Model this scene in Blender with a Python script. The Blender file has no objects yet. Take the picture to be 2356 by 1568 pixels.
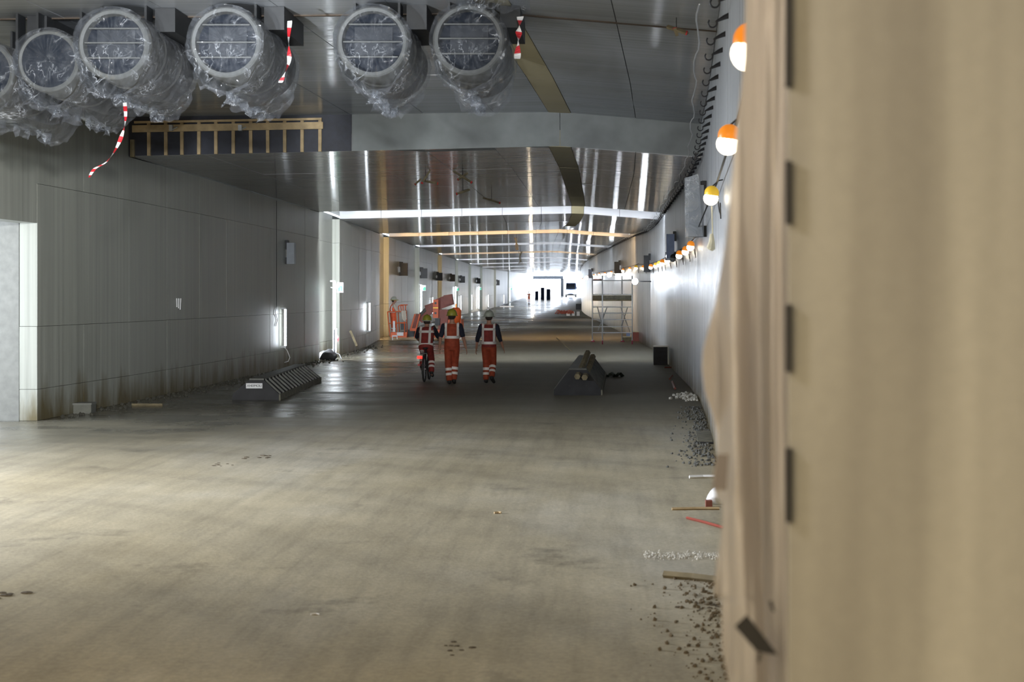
import bpy, bmesh, math, random
from mathutils import Vector, Matrix, noise
C = bpy.context.collection
sc = bpy.context.scene
PI = math.pi
F = 3272.0; VX = 1386.0; VY = 681.0; HC = 2.18
random.seed(7)

# ---------------------------------------------------------------- camera, world, exposure
cam = bpy.data.cameras.new('camera'); co = bpy.data.objects.new('camera', cam); C.objects.link(co)
cam.lens = 50; cam.sensor_width = 36; cam.sensor_fit = 'HORIZONTAL'
cam.shift_x = -(VX-1178)/2356; cam.shift_y = (VY-784)/2356
cam.clip_start = 0.05; cam.clip_end = 2000
cam.dof.use_dof = True; cam.dof.focus_distance = 36; cam.dof.aperture_fstop = 3.4
co.location = (0, 0, HC); co.rotation_euler = (PI/2, 0, 0)
sc.camera = co
sc.view_settings.view_transform = 'Standard'; sc.view_settings.look = 'None'
sc.view_settings.gamma = 1; sc.view_settings.use_curve_mapping = False
sc.view_settings.exposure = 0.0
w = bpy.data.worlds.new('sky'); sc.world = w; w.use_nodes = True
bg = w.node_tree.nodes['Background']
bg.inputs[0].default_value = (0.78, 0.87, 1.0, 1); bg.inputs[1].default_value = 13.0
try:
    sc.cycles.sample_clamp_indirect = 6; sc.cycles.max_bounces = 8; sc.cycles.transparent_max_bounces = 24
    sc.cycles.use_light_tree = True; sc.cycles.caustics_reflective = False; sc.cycles.caustics_refractive = False
    sc.cycles.use_denoising = True
except Exception: pass

def area(name, loc, rot, sx, sy, power, col, spread=PI):
    l = bpy.data.lights.new(name, 'AREA'); l.shape = 'RECTANGLE'; l.size = sx; l.size_y = sy
    l.energy = power; l.color = col; l.spread = spread
    o = bpy.data.objects.new(name, l); C.objects.link(o); o.location = loc; o.rotation_euler = rot
    return o
# unseen warm fill lights added behind and above the photographer (the tunnel goes on there)
area('fill_light_behind', (-5, -6, 4.9), (math.radians(52), 0, math.radians(4)), 7, 1.6, 560, (1.0, .80, .50), math.radians(125))
area('fill_light_overhead', (-4.5, 3.0, 5.6), (0, 0, 0), 5, 1.2, 230, (1.0, .83, .56), math.radians(100))
sp_ = area('fill_light_left_wall', (.1, -1.5, 4.5), (0, 0, 0), .6, .6, 300, (.93, .97, 1.0), math.radians(37))  # unseen lamp added to brighten the left wall
sp_.rotation_euler = (Vector((-10.2, 25, 3.2))-Vector((.1, -1.5, 4.5))).to_track_quat('-Z', 'Y').to_euler()
area('fill_light_behind_sheet', (.42, 4.3, 3.1), (math.radians(90), 0, math.radians(165)), .3, .3, 26, (1.0, .84, .66))  # unseen lamp added to backlight the hanging sheet
for lx, ly, lz, pw in ((-5.6, 9.0, 2.4, 75), (.15, -1.0, 3.4, 60)):  # unseen small lamps added for highlights on the fan plastic
    q_ = area('highlight_spot', (lx, ly, lz), (0, 0, 0), .09, .09, pw, (.9, .95, 1.0), math.radians(40))
    q_.rotation_euler = (Vector((-4.0, 18.6, 5.2))-Vector((lx, ly, lz))).to_track_quat('-Z', 'Y').to_euler()
# lamps in the side passage on the left
area('passage_light_near', (-15.4, 14.8, 3.3), (0, -math.radians(77), 0), 2.2, 3.6, 1650, (.86, .91, 1.0), math.radians(105))
area('passage_light_far', (-13.2, 22.0, 2.4), (0, -math.radians(84), math.radians(38)), 2.2, 3.0, 620, (.80, .88, 1.0))
# unseen lamp added to rake across the sheet folds and the partition
area('fill_light_sheet_rake', (-1.0, 2.0, 3.1), (math.radians(62), 0, math.radians(-72)), .25, .25, 14, (1.0, .90, .80))

# ---------------------------------------------------------------- helpers
ORD = 'first second third fourth fifth sixth seventh eighth ninth tenth eleventh twelfth thirteenth fourteenth fifteenth sixteenth seventeenth eighteenth nineteenth twentieth'.split()+['twenty-first', 'twenty-second', 'twenty-third', 'twenty-fourth', 'twenty-fifth', 'twenty-sixth', 'twenty-seventh', 'twenty-eighth']
def W(x, y, Y): return Vector(((x-VX)/F*Y, Y, HC+(VY-y)/F*Y))
def lerpt(t, tab):
    if t <= tab[0][0]: return tab[0][1]
    for (a, va), (b, vb) in zip(tab, tab[1:]):
        if t <= b:
            k = (t-a)/(b-a); return va+(vb-va)*k
    return tab[-1][1]
CT = [(-14, -1.3), (6.4, -1.3), (10.2, -1.06), (16, -.74), (21, -.46), (25, -.25), (29, -.08), (34, 0), (48, 0), (54, -.15), (60, -.4), (68, -1.0), (80, -1.6), (92, -2.15), (105, -2.7), (120, -3.25), (140, -3.9), (164, -4.5), (190, -4.85), (211, -5.1), (250, -5.8), (310, -6.7)]
RT = [(60, 0), (68, .12), (80, .2), (100, .32), (130, .42), (164, .5), (190, .65), (211, .85), (250, 1.35), (300, 2.0), (340, 2.4)]
def CX(Y): return lerpt(Y, CT)
def RZ(Y): return lerpt(Y, RT)
LW = -9.64; RW = 2.1
def RX(Y): return lerpt(Y, [(47, 0), (58, .3), (68, .48), (85, .45), (130, .1), (160, 0)])
def ceil_z(x, Y):
    if Y < 29.2:
        z = 5.85+(5.96-5.85)*(x-LW)/8.84 if x < -.8 else 5.96-.24*(x+.8)/2.9
    else:
        z = 5.05+.21*(x-LW)/8.84 if x < -.8 else 5.26-.24*(x+.8)/2.9
    return z+RZ(Y)
def floorY(y): return F*HC/(y-VY)

def new_mat(name):
    m = bpy.data.materials.new(name); m.use_nodes = True
    nt = m.node_tree; return m, nt, nt.nodes['Principled BSDF']
def simple(name, col, rough=.6, metal=0, var=.12, scale=8, bump=0., emis=None, es=0, alpha=1, spec=.5):
    m, nt, b = new_mat(name)
    n = nt.nodes.new('ShaderNodeTexNoise'); n.inputs['Scale'].default_value = scale; n.inputs['Detail'].default_value = 4
    tc = nt.nodes.new('ShaderNodeTexCoord'); nt.links.new(tc.outputs['Object'], n.inputs['Vector'])
    r = nt.nodes.new('ShaderNodeValToRGB')
    r.color_ramp.elements[0].position = .3; r.color_ramp.elements[1].position = .7
    r.color_ramp.elements[0].color = [c*(1-var) for c in col[:3]]+[1]
    r.color_ramp.elements[1].color = [min(1, c*(1+var)) for c in col[:3]]+[1]
    nt.links.new(n.outputs['Fac'], r.inputs[0]); nt.links.new(r.outputs[0], b.inputs['Base Color'])
    b.inputs['Roughness'].default_value = rough; b.inputs['Metallic'].default_value = metal
    b.inputs['Specular IOR Level'].default_value = spec
    if bump:
        bp = nt.nodes.new('ShaderNodeBump'); bp.inputs['Strength'].default_value = bump; bp.inputs['Distance'].default_value = .02
        nt.links.new(n.outputs['Fac'], bp.inputs['Height']); nt.links.new(bp.outputs[0], b.inputs['Normal'])
    if emis:
        b.inputs['Emission Color'].default_value = (*emis, 1); b.inputs['Emission Strength'].default_value = es
    return m
def mapped_noise(nt, sc3, scale, detail=5, rough=.55, coord='Object'):
    tc = nt.nodes.new('ShaderNodeTexCoord'); mp = nt.nodes.new('ShaderNodeMapping'); mp.inputs['Scale'].default_value = sc3
    n = nt.nodes.new('ShaderNodeTexNoise'); n.inputs['Scale'].default_value = scale; n.inputs['Detail'].default_value = detail; n.inputs['Roughness'].default_value = rough
    nt.links.new(tc.outputs[coord], mp.inputs[0]); nt.links.new(mp.outputs[0], n.inputs['Vector']); return n
def ramp(nt, src, stops):
    r = nt.nodes.new('ShaderNodeValToRGB'); els = r.color_ramp.elements
    while len(els) < len(stops): els.new(.5)
    for e, (p, c) in zip(els, stops):
        e.position = p; e.color = (*c, 1) if len(c) == 3 else c
    nt.links.new(src, r.inputs[0]); return r
def mix(nt, fac, a, b, mode='MIX'):
    m = nt.nodes.new('ShaderNodeMix'); m.data_type = 'RGBA'; m.blend_type = mode
    if isinstance(fac, (int, float)): m.inputs['Factor'].default_value = fac
    else: nt.links.new(fac, m.inputs['Factor'])
    nt.links.new(a, m.inputs[6]); nt.links.new(b, m.inputs[7]); return m
def g(v): return (v, v, v)

def concrete_wall(name, c0, c1, rough=(.28, .5), aniso=.0):
    m, nt, b = new_mat(name)
    big = mapped_noise(nt, (1, 1, .35), .35, 5)
    st = mapped_noise(nt, (9, 9, .12), 1.0, 6, .65)
    r1 = ramp(nt, big.outputs['Fac'], [(.3, c0), (.7, c1)])
    r2 = ramp(nt, st.outputs['Fac'], [(.28, g(.62)), (.5, g(.95)), (.75, g(1.25))])
    mm = mix(nt, .75, r1.outputs[0], r2.outputs[0], 'MULTIPLY')
    # green and brown damp stains near the floor
    tc = nt.nodes.new('ShaderNodeTexCoord'); sx = nt.nodes.new('ShaderNodeSeparateXYZ'); nt.links.new(tc.outputs['Object'], sx.inputs[0])
    st2 = mapped_noise(nt, (1.6, 1.6, .25), 1.2, 5, .7)
    ad = nt.nodes.new('ShaderNodeMath'); ad.operation = 'MULTIPLY_ADD'; ad.inputs[1].default_value = 1.5
    nt.links.new(st2.outputs['Fac'], ad.inputs[0])
    ng = nt.nodes.new('ShaderNodeMath'); ng.operation = 'MULTIPLY'; ng.inputs[1].default_value = -.75; nt.links.new(sx.outputs[2], ng.inputs[0])
    nt.links.new(ng.outputs[0], ad.inputs[2])
    r3 = ramp(nt, ad.outputs[0], [(.3, g(0)), (.75, g(1))])
    cst = nt.nodes.new('ShaderNodeRGB'); cst.outputs[0].default_value = (.11, .09, .045, 1)
    m2 = mix(nt, r3.outputs[0], mm.outputs[2], cst.outputs[0])
    nt.links.new(m2.outputs[2], b.inputs['Base Color'])
    rr = ramp(nt, st.outputs['Fac'], [(.3, g(rough[0])), (.7, g(rough[1]))]); nt.links.new(rr.outputs[0], b.inputs['Roughness'])
    bp = nt.nodes.new('ShaderNodeBump'); bp.inputs['Strength'].default_value = .12; bp.inputs['Distance'].default_value = .02
    nt.links.new(st.outputs['Fac'], bp.inputs['Height']); nt.links.new(bp.outputs[0], b.inputs['Normal'])
    if aniso:
        b.inputs['Specular IOR Level'].default_value = .3
        b.inputs['Anisotropic'].default_value = aniso
        tg = nt.nodes.new('ShaderNodeCombineXYZ'); tg.inputs[2].default_value = 1
        nt.links.new(tg.outputs[0], b.inputs['Tangent'])
    return m
M_wallL = concrete_wall('left_wall_concrete', (.25, .255, .22), (.32, .325, .285), (.32, .52), .7)
M_wallR = concrete_wall('right_wall_concrete', (.33, .35, .37), (.46, .48, .50), (.24, .4), .9)
def ceiling_mat(name, c0, c1, rough=(.16, .3)):
    m, nt, b = new_mat(name)
    big = mapped_noise(nt, (.25, 1, 1), .5, 5)
    ln = mapped_noise(nt, (.05, 7, 1), 1.0, 6, .7)
    r1 = ramp(nt, big.outputs['Fac'], [(.3, c0), (.7, c1)])
    r2 = ramp(nt, ln.outputs['Fac'], [(.3, g(.7)), (.7, g(1.15))])
    mm = mix(nt, .6, r1.outputs[0], r2.outputs[0], 'MULTIPLY'); nt.links.new(mm.outputs[2], b.inputs['Base Color'])
    rr = ramp(nt, ln.outputs['Fac'], [(.3, g(rough[0])), (.7, g(rough[1]))]); nt.links.new(rr.outputs[0], b.inputs['Roughness'])
    bp = nt.nodes.new('ShaderNodeBump'); bp.inputs['Strength'].default_value = .05; bp.inputs['Distance'].default_value = .02
    nt.links.new(ln.outputs['Fac'], bp.inputs['Height']); nt.links.new(bp.outputs[0], b.inputs['Normal'])
    b.inputs['Anisotropic'].default_value = .93; tg = nt.nodes.new('ShaderNodeCombineXYZ'); tg.inputs[1].default_value = 1
    nt.links.new(tg.outputs[0], b.inputs['Tangent'])
    return m
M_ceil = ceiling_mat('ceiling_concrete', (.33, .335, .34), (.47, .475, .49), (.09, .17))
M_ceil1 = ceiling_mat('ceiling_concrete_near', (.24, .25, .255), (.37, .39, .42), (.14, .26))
M_stripe = ceiling_mat('ochre_ceiling_strip', (.28, .24, .13), (.36, .31, .19), (.4, .6))
M_beam = simple('beam_concrete', (.20, .212, .21), .6, var=.25, scale=1.2, bump=.1)
M_joint = simple('joint_dark', (.15, .15, .135), .8)
# floor
m, nt, b = new_mat('floor_concrete'); M_floor = m
big = mapped_noise(nt, (1, .45, 1), .28, 6, .6)
mid = mapped_noise(nt, (.55, 1.1, 1), .8, 7, .62)
fine = mapped_noise(nt, (1, 1, 1), 22, 5, .7)
dirt = mapped_noise(nt, (.8, .8, 1), .9, 7, .72)
r1 = ramp(nt, big.outputs['Fac'], [(.32, (.33, .275, .17)), (.5, (.41, .355, .245)), (.68, (.48, .44, .355))])
r2 = ramp(nt, mid.outputs['Fac'], [(.28, g(.6)), (.5, g(.95)), (.72, g(1.15))])
mm = mix(nt, .4, r1.outputs[0], r2.outputs[0], 'MULTIPLY')
r3 = ramp(nt, fine.outputs['Fac'], [(.3, g(.74)), (.7, g(1.18))])
mm2 = mix(nt, .8, mm.outputs[2], r3.outputs[0], 'MULTIPLY')
r4 = ramp(nt, dirt.outputs['Fac'], [(.28, g(.35)), (.42, g(1)), (.6, g(1))])
mm3 = mix(nt, .8, mm2.outputs[2], r4.outputs[0], 'MULTIPLY')
# tyre arcs
tc = nt.nodes.new('ShaderNodeTexCoord'); mp = nt.nodes.new('ShaderNodeMapping'); mp.inputs['Location'].default_value = (14, -2, 0)
nt.links.new(tc.outputs['Object'], mp.inputs[0])
wv = nt.nodes.new('ShaderNodeTexWave'); wv.wave_type = 'RINGS'; wv.rings_direction = 'Z'; wv.inputs['Scale'].default_value = .16; wv.inputs['Distortion'].default_value = 3; wv.inputs['Detail'].default_value = 4; wv.inputs['Detail Scale'].default_value = .5
nt.links.new(mp.outputs[0], wv.inputs[0])
r5 = ramp(nt, wv.outputs['Fac'], [(.0, g(.85)), (.12, g(1)), (.8, g(1)), (.93, g(1.12))])
mm4 = mix(nt, .7, mm3.outputs[2], r5.outputs[0], 'MULTIPLY')
mpd = nt.nodes.new('ShaderNodeMapping'); mpd.inputs['Rotation'].default_value = (0, 0, math.radians(24)); mpd.inputs['Scale'].default_value = (3.2, .22, 1)
nt.links.new(tc.outputs['Object'], mpd.inputs[0])
nd = nt.nodes.new('ShaderNodeTexNoise'); nd.inputs['Scale'].default_value = 1.6; nd.inputs['Detail'].default_value = 7; nd.inputs['Roughness'].default_value = .65; nt.links.new(mpd.outputs[0], nd.inputs['Vector'])
rd = ramp(nt, nd.outputs['Fac'], [(.3, g(.72)), (.5, g(1)), (.7, g(1.16))])
mm4 = mix(nt, .7, mm4.outputs[2], rd.outputs[0], 'MULTIPLY')
ns = mapped_noise(nt, (1, 1, 1), 4.5, 8, .75)
rs = ramp(nt, ns.outputs['Fac'], [(.3, g(.88)), (.5, g(1)), (.7, g(1.12))])
mm4 = mix(nt, .65, mm4.outputs[2], rs.outputs[0], 'MULTIPLY')
# wet zone: left strip further down the tunnel
sx = nt.nodes.new('ShaderNodeSeparateXYZ'); nt.links.new(tc.outputs['Object'], sx.inputs[0])
mr = nt.nodes.new('ShaderNodeMapRange'); mr.inputs[1].default_value = -2.5; mr.inputs[2].default_value = -6.5; nt.links.new(sx.outputs[0], mr.inputs[0])
mr2 = nt.nodes.new('ShaderNodeMapRange'); mr2.inputs[1].default_value = 17; mr2.inputs[2].default_value = 25; nt.links.new(sx.outputs[1], mr2.inputs[0])
wm = nt.nodes.new('ShaderNodeMath'); wm.operation = 'MULTIPLY'; nt.links.new(mr.outputs[0], wm.inputs[0]); nt.links.new(mr2.outputs[0], wm.inputs[1])
wn = nt.nodes.new('ShaderNodeMath'); wn.operation = 'MULTIPLY'; nt.links.new(wm.outputs[0], wn.inputs[0])
wr = ramp(nt, mid.outputs['Fac'], [(.35, g(.45)), (.6, g(1))]); nt.links.new(wr.outputs[0], wn.inputs[1])
dk = nt.nodes.new('ShaderNodeRGB'); dk.outputs[0].default_value = (.07, .068, .06, 1)
mm5 = mix(nt, wn.outputs[0], mm4.outputs[2], dk.outputs[0]); 
mr3 = nt.nodes.new('ShaderNodeMapRange'); mr3.inputs[1].default_value = 20; mr3.inputs[2].default_value = 29; mr3.inputs[4].default_value = .84; nt.links.new(sx.outputs[1], mr3.inputs[0])  # weaker light down the tunnel painted as a darker floor colour
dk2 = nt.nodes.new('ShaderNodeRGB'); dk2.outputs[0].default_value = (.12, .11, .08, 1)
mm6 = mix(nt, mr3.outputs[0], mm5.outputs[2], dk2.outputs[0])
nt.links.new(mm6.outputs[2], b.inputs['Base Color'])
mrr = nt.nodes.new('ShaderNodeMapRange'); mrr.inputs[3].default_value = .62; mrr.inputs[4].default_value = .13; nt.links.new(wn.outputs[0], mrr.inputs[0])
nt.links.new(mrr.outputs[0], b.inputs['Roughness']); b.inputs['Specular IOR Level'].default_value = .4
bp = nt.nodes.new('ShaderNodeBump'); bp.inputs['Strength'].default_value = .25; bp.inputs['Distance'].default_value = .015
nt.links.new(fine.outputs['Fac'], bp.inputs['Height']); nt.links.new(bp.outputs[0], b.inputs['Normal'])

M_white = simple('white_paint', (.72, .74, .76), .5, var=.04)
M_timber = simple('pine_timber', (.42, .31, .17), .7, var=.25, scale=5, bump=.1)
M_oldwood = simple('old_timber', (.19, .155, .09), .8, var=.3, scale=6, bump=.2)
M_blackboard = simple('black_membrane', (.012, .014, .025), .55, var=.3)
M_rubber = simple('black_rubber', (.022, .022, .024), .7, var=.3, scale=4, bump=.1)
M_darkrib = simple('dark_rib_plastic', (.11, .11, .095), .55, var=.3)
M_curb = simple('dirty_curb', (.16, .15, .11), .8, var=.3)
M_steel = simple('galvanised_steel', (.42, .44, .46), .35, .4, var=.15, scale=3)
M_darksteel = simple('dark_steel', (.03, .032, .035), .5, .4)
M_alu = simple('aluminium', (.70, .72, .75), .35, .35, var=.05)
M_fan = simple('fan_casing_steel', (.06, .058, .052), .55, .1, var=.1, scale=2)
M_fanring = simple('fan_inlet_ring', (.09, .09, .085), .6, .0)
M_fandark = simple('fan_silencer_lining', (.012, .015, .022), .8, spec=.1)
M_cable = simple('black_cable', (.015, .015, .018), .45)
M_grey = simple('grey_housing', (.30, .33, .37), .4, var=.06)
M_blue = simple('blue_housing', (.20, .28, .50), .4, var=.08)
M_red = simple('red_plastic', (.55, .02, .03), .45)
M_tapew = simple('white_plastic', (.78, .78, .78), .4, var=.03)
M_orange = simple('lamp_cap_orange', (1.0, .28, .02), .4, emis=(1, .3, .02), es=.5)
M_yellow = simple('lamp_cap_yellow', (.85, .55, .04), .4, emis=(1, .6, .05), es=.25)
M_green = simple('green_sign', (.02, .35, .2), .5, emis=(.05, .6, .35), es=.8)
M_hivis = simple('hi_vis_orange', (.34, .052, .018), .75, var=.2, scale=14, bump=.15)
M_hivisd = simple('hi_vis_red_orange', (.23, .025, .02), .75, var=.2, scale=14, bump=.15)
M_reflect = simple('reflective_tape', (.85, .80, .76), .35, var=.05, emis=(1, .93, .88), es=.0)
M_navy = simple('navy_cloth', (.012, .014, .028), .85, var=.3)
M_cream = simple('cream_cloth', (.62, .56, .47), .85)
M_skin = simple('skin', (.42, .22, .15), .55, var=.1)
M_hair = simple('dark_hair', (.03, .02, .015), .8)
M_hely = simple('olive_helmet', (.36, .33, .04), .35)
M_helw = simple('white_helmet', (.42, .45, .38), .35)
M_boot = simple('black_boot', (.015, .015, .015), .6)
M_eyew = simple('eye_white', (.8, .8, .78), .3, var=.02)
M_lift = simple('lift_orange', (.75, .13, .03), .45, var=.12, scale=3)
M_liftd = simple('lift_rust_red', (.26, .055, .035), .5, var=.15, scale=3)
M_tyre = simple('tyre_black', (.02, .02, .02), .8)
M_rope = simple('beige_plug', (.62, .58, .42), .6)
M_stone = simple('rubble_stone', (.22, .21, .18), .9, var=.3, scale=20)
M_gravel = simple('pale_gravel', (.52, .50, .44), .9, var=.2, scale=20)
M_truck = simple('truck_blue_grey', (.11, .16, .33), .8, spec=.1)
M_gantry = simple('slate_blue_gantry', (.056, .062, .072), .7, spec=.1)
def emit(name, col, s):
    m = bpy.data.materials.new(name); m.use_nodes = True; nt = m.node_tree; nt.nodes.clear()
    e = nt.nodes.new('ShaderNodeEmission'); e.inputs[0].default_value = (*col, 1); e.inputs[1].default_value = s
    o = nt.nodes.new('ShaderNodeOutputMaterial'); nt.links.new(e.outputs[0], o.inputs[0]); return m
E_tube = emit('cool_tube_light', (.86, .93, 1), 20)
E_tubefar = emit('cool_tube_light_far', (.86, .93, 1), 10)
E_bulb = emit('warm_bulb', (1, .88, .68), 5)
E_flood = emit('white_floodlight', (.85, .92, 1), 80)
E_strip = emit('joint_strip_cool', (.86, .92, 1), 190)
E_stripw = emit('joint_strip_warm', (1, .66, .34), 200)
E_wall = emit('joint_wall_strip_cool', (.86, .92, 1), 480)
E_far = emit('joint_strip_far', (.86, .92, 1), 95)
E_farw = emit('joint_strip_far_warm', (1, .72, .42), 80)
E_red = emit('bicycle_tail_light', (1, .03, .02), 3)
E_head = emit('headlight', (.9, .95, 1), 500)
E_site = emit('site_lamp_warm', (1, .82, .55), 250)

def finish(bm, name, mats, parent=None, smooth=False):
    bmesh.ops.recalc_face_normals(bm, faces=bm.faces)
    me = bpy.data.meshes.new(name)
    if parent is not None and parent.get('_base'):
        base = Vector(parent['_base'])
        bmesh.ops.translate(bm, vec=-base, verts=bm.verts)
    bm.to_mesh(me); bm.free()
    for mt in (mats if isinstance(mats, (list, tuple)) else [mats]): me.materials.append(mt)
    if smooth:
        for p in me.polygons: p.use_smooth = True
    o = bpy.data.objects.new(name, me); C.objects.link(o)
    if parent is not None: 
        o.parent = parent
        if parent.get('_base'): o['_base'] = parent['_base']
    return o
def sub(o):  # part that takes sub-parts: same frame as its thing
    return o
def tag(o, label, cat, group=None):
    o['label'] = label; o['category'] = cat
    if group: o['group'] = group
    return o
def thing(name, loc, label, cat, group=None):
    o = bpy.data.objects.new(name, None); C.objects.link(o); o.location = loc; o['_base'] = list(loc); o.empty_display_size = .2
    return tag(o, label, cat, group)
def struct(o): o['kind'] = 'structure'; return o
def stuff(o): o['kind'] = 'stuff'; return o

def box(bm, lo, hi, mi=0, rot=None, piv=None):
    lo = Vector(lo); hi = Vector(hi); c = (lo+hi)/2; s = hi-lo
    r = bmesh.ops.create_cube(bm, size=1, matrix=Matrix.Translation(c) @ Matrix.Diagonal((*s, 1)))
    if rot is not None: bmesh.ops.rotate(bm, verts=r['verts'], cent=piv if piv is not None else c, matrix=rot)
    if mi:
        for f in {f for v in r['verts'] for f in v.link_faces}: f.material_index = mi
    return r['verts']
def hexa(bm, bot, top, mi=0):
    v = [bm.verts.new(p) for p in list(bot)+list(top)]
    n = len(bot); fs = [bm.faces.new(v[:n][::-1]), bm.faces.new(v[n:])]
    for i in range(n): fs.append(bm.faces.new((v[i], v[(i+1) % n], v[n+(i+1) % n], v[n+i])))
    for f in fs: f.material_index = mi
def tube(bm, pts, r, seg=8, mi=0, cap=True):
    pts = [Vector(p) for p in pts]; rs = r if isinstance(r, (list, tuple)) else [r]*len(pts)
    rings = []; prevn = None
    for i, p in enumerate(pts):
        d = (pts[min(i+1, len(pts)-1)]-pts[max(i-1, 0)]).normalized()
        up = Vector((0, 0, 1)) if abs(d.z) < .95 else Vector((1, 0, 0))
        a = d.cross(up).normalized() if prevn is None else (prevn-d*prevn.dot(d)).normalized()
        prevn = a; b2 = d.cross(a)
        rings.append([bm.verts.new(p+(a*math.cos(2*PI*k/seg)+b2*math.sin(2*PI*k/seg))*rs[i]) for k in range(seg)])
    for A, B in zip(rings, rings[1:]):
        for k in range(seg):
            f = bm.faces.new((A[k], A[(k+1) % seg], B[(k+1) % seg], B[k])); f.material_index = mi
    if cap:
        f = bm.faces.new(rings[0][::-1]); f.material_index = mi
        f = bm.faces.new(rings[-1]); f.material_index = mi
def ball(bm, c, r, seg=12, rings=8, sc3=(1, 1, 1), mi=0):
    rr = bmesh.ops.create_uvsphere(bm, u_segments=seg, v_segments=rings, radius=r, matrix=Matrix.Translation(c) @ Matrix.Diagonal((*sc3, 1)))
    if mi:
        for f in {f for v in rr['verts'] for f in v.link_faces}: f.material_index = mi
    return rr['verts']
def ring(bm, c, axis, R, r, seg=24, ts=6, a0=0, a1=2*PI):
    axis = Vector(axis).normalized(); up = Vector((0, 0, 1)) if abs(axis.z) < .9 else Vector((0, 1, 0))
    u = axis.cross(up).normalized(); v = axis.cross(u); full = abs(a1-a0-2*PI) < 1e-6
    n = seg if full else seg+1; rg = []
    for i in range(n):
        t = a0+(a1-a0)*i/seg; d = u*math.cos(t)+v*math.sin(t)
        rg.append([bm.verts.new(Vector(c)+d*(R+r*math.cos(2*PI*k/ts))+axis*r*math.sin(2*PI*k/ts)) for k in range(ts)])
    for i in range(seg):
        A = rg[i]; B = rg[(i+1) % n]
        for k in range(ts): bm.faces.new((A[k], A[(k+1) % ts], B[(k+1) % ts], B[k]))
def part(name, mats, parent, fn, smooth=False):
    bm = bmesh.new(); fn(bm); return finish(bm, name, mats, parent, smooth)
def copytree(o, delta, label=None):
    r = o.copy(); C.objects.link(r); r.location = Vector(o.location)+Vector(delta)
    if label: r['label'] = label
    for ch in list(o.children):
        c = ch.copy(); C.objects.link(c); c.parent = r
        for gch in list(ch.children):
            d = gch.copy(); C.objects.link(d); d.parent = c
    return r

# ---------------------------------------------------------------- tunnel shell
YS = [-14, -8, 0, 8, 13, 17, 19, 21, 23, 25, 27, 29.2, 32, 34, 39, 43.7, 48.5, 51, 54, 57, 60, 64, 68, 73, 80, 86, 92, 98, 105, 112, 120, 130, 140, 152, 164, 177, 190, 200, 211, 230, 250, 270, 290, 310]
bm = bmesh.new()
ys = YS+[340, 420, 600, 900]; rows = []
for Y in ys:
    wx0 = LW-6 if Y < 310 else -260; wx1 = RW+1.2 if Y < 310 else 240
    zz = RZ(Y)
    rows.append([bm.verts.new((x+CX(Y), Y, zz)) for x in (wx0, LW, -6, -3, 0, RW, wx1)])
for A, B in zip(rows, rows[1:]):
    for k in range(6): bm.faces.new((A[k], A[k+1], B[k+1], B[k]))
floor = struct(finish(bm, 'floor', M_floor))
floor['label'] = 'dusty beige concrete tunnel floor, wet along the left'

def strip_wall(name, x, ylist, z0, z1f, mat, thick):
    bm = bmesh.new(); prev = None
    for Y in ylist:
        X = x+CX(Y)+(RX(Y) if x > 0 else 0); b0 = z0(Y); t0 = z1f(Y)
        cur = [bm.verts.new(p) for p in ((X, Y, b0), (X, Y, t0), (X+thick, Y, t0), (X+thick, Y, b0))]
        if prev:
            for k in range(4): bm.faces.new((prev[k], prev[(k+1) % 4], cur[(k+1) % 4], cur[k]))
        else: bm.faces.new(cur)
        prev = cur
    bm.faces.new(prev[::-1]); return finish(bm, name, mat)
OP0, OP1, OPZ = 12.4, 24.9, 3.46
yl = sorted(set([OP1]+[y for y in YS if y > OP1]))
wall_left = struct(strip_wall('wall_left', LW-.32, yl, lambda Y: RZ(Y)-.1, lambda Y: ceil_z(LW, Y)+.15 if Y > 29.3 else 6.1, M_joint, -.35))
struct(strip_wall('wall_left_near', LW, [-14, -8, 0, 8, OP0], lambda Y: -.1, lambda Y: 6.1, M_wallL, -.35))
struct(strip_wall('wall_left_lintel', LW-.004, [OP0, 17, 19, 21, 23, OP1], lambda Y: OPZ, lambda Y: 6.1, M_wallL, -.35))
yl = [-14, -8, 0, 8, 13, 17]+[y for y in YS if y > 17]
wall_right = struct(strip_wall('wall_right', RW, yl, lambda Y: RZ(Y)-.1, lambda Y: ceil_z(RW, Y)+.15 if Y > 29.3 else 6.1, M_wallR, .35))
struct(part('wall_back', M_wallL, None, lambda bm: box(bm, (LW-7, -14.3, -.1), (RW+.6, -14, 6.2))))
# side passage
def passage(bm):
    box(bm, (-16, 29.0, -.1), (LW-.45+CX(25), 29.25, 4.4)); box(bm, (-16.2, 8, -.1), (-16, 29.2, 4.4)); box(bm, (-16, 8, -.1), (LW-.2-1.25, 8.2, 4.4))
struct(part('wall_passage', M_white, None, passage))
struct(part('ceiling_passage', M_white, None, lambda bm: [hexa(bm, [(-16.2, ya, 4.4), (LW-.1+CX(ya), ya, 4.4), (LW-.1+CX(yb), yb, 4.4), (-16.2, yb, 4.4)], [(-16.2, ya, 4.6), (LW-.1+CX(ya), ya, 4.6), (LW-.1+CX(yb), yb, 4.6), (-16.2, yb, 4.6)]) for ya, yb in ((8, 16), (16, 24), (24, 29.2))]))

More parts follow.
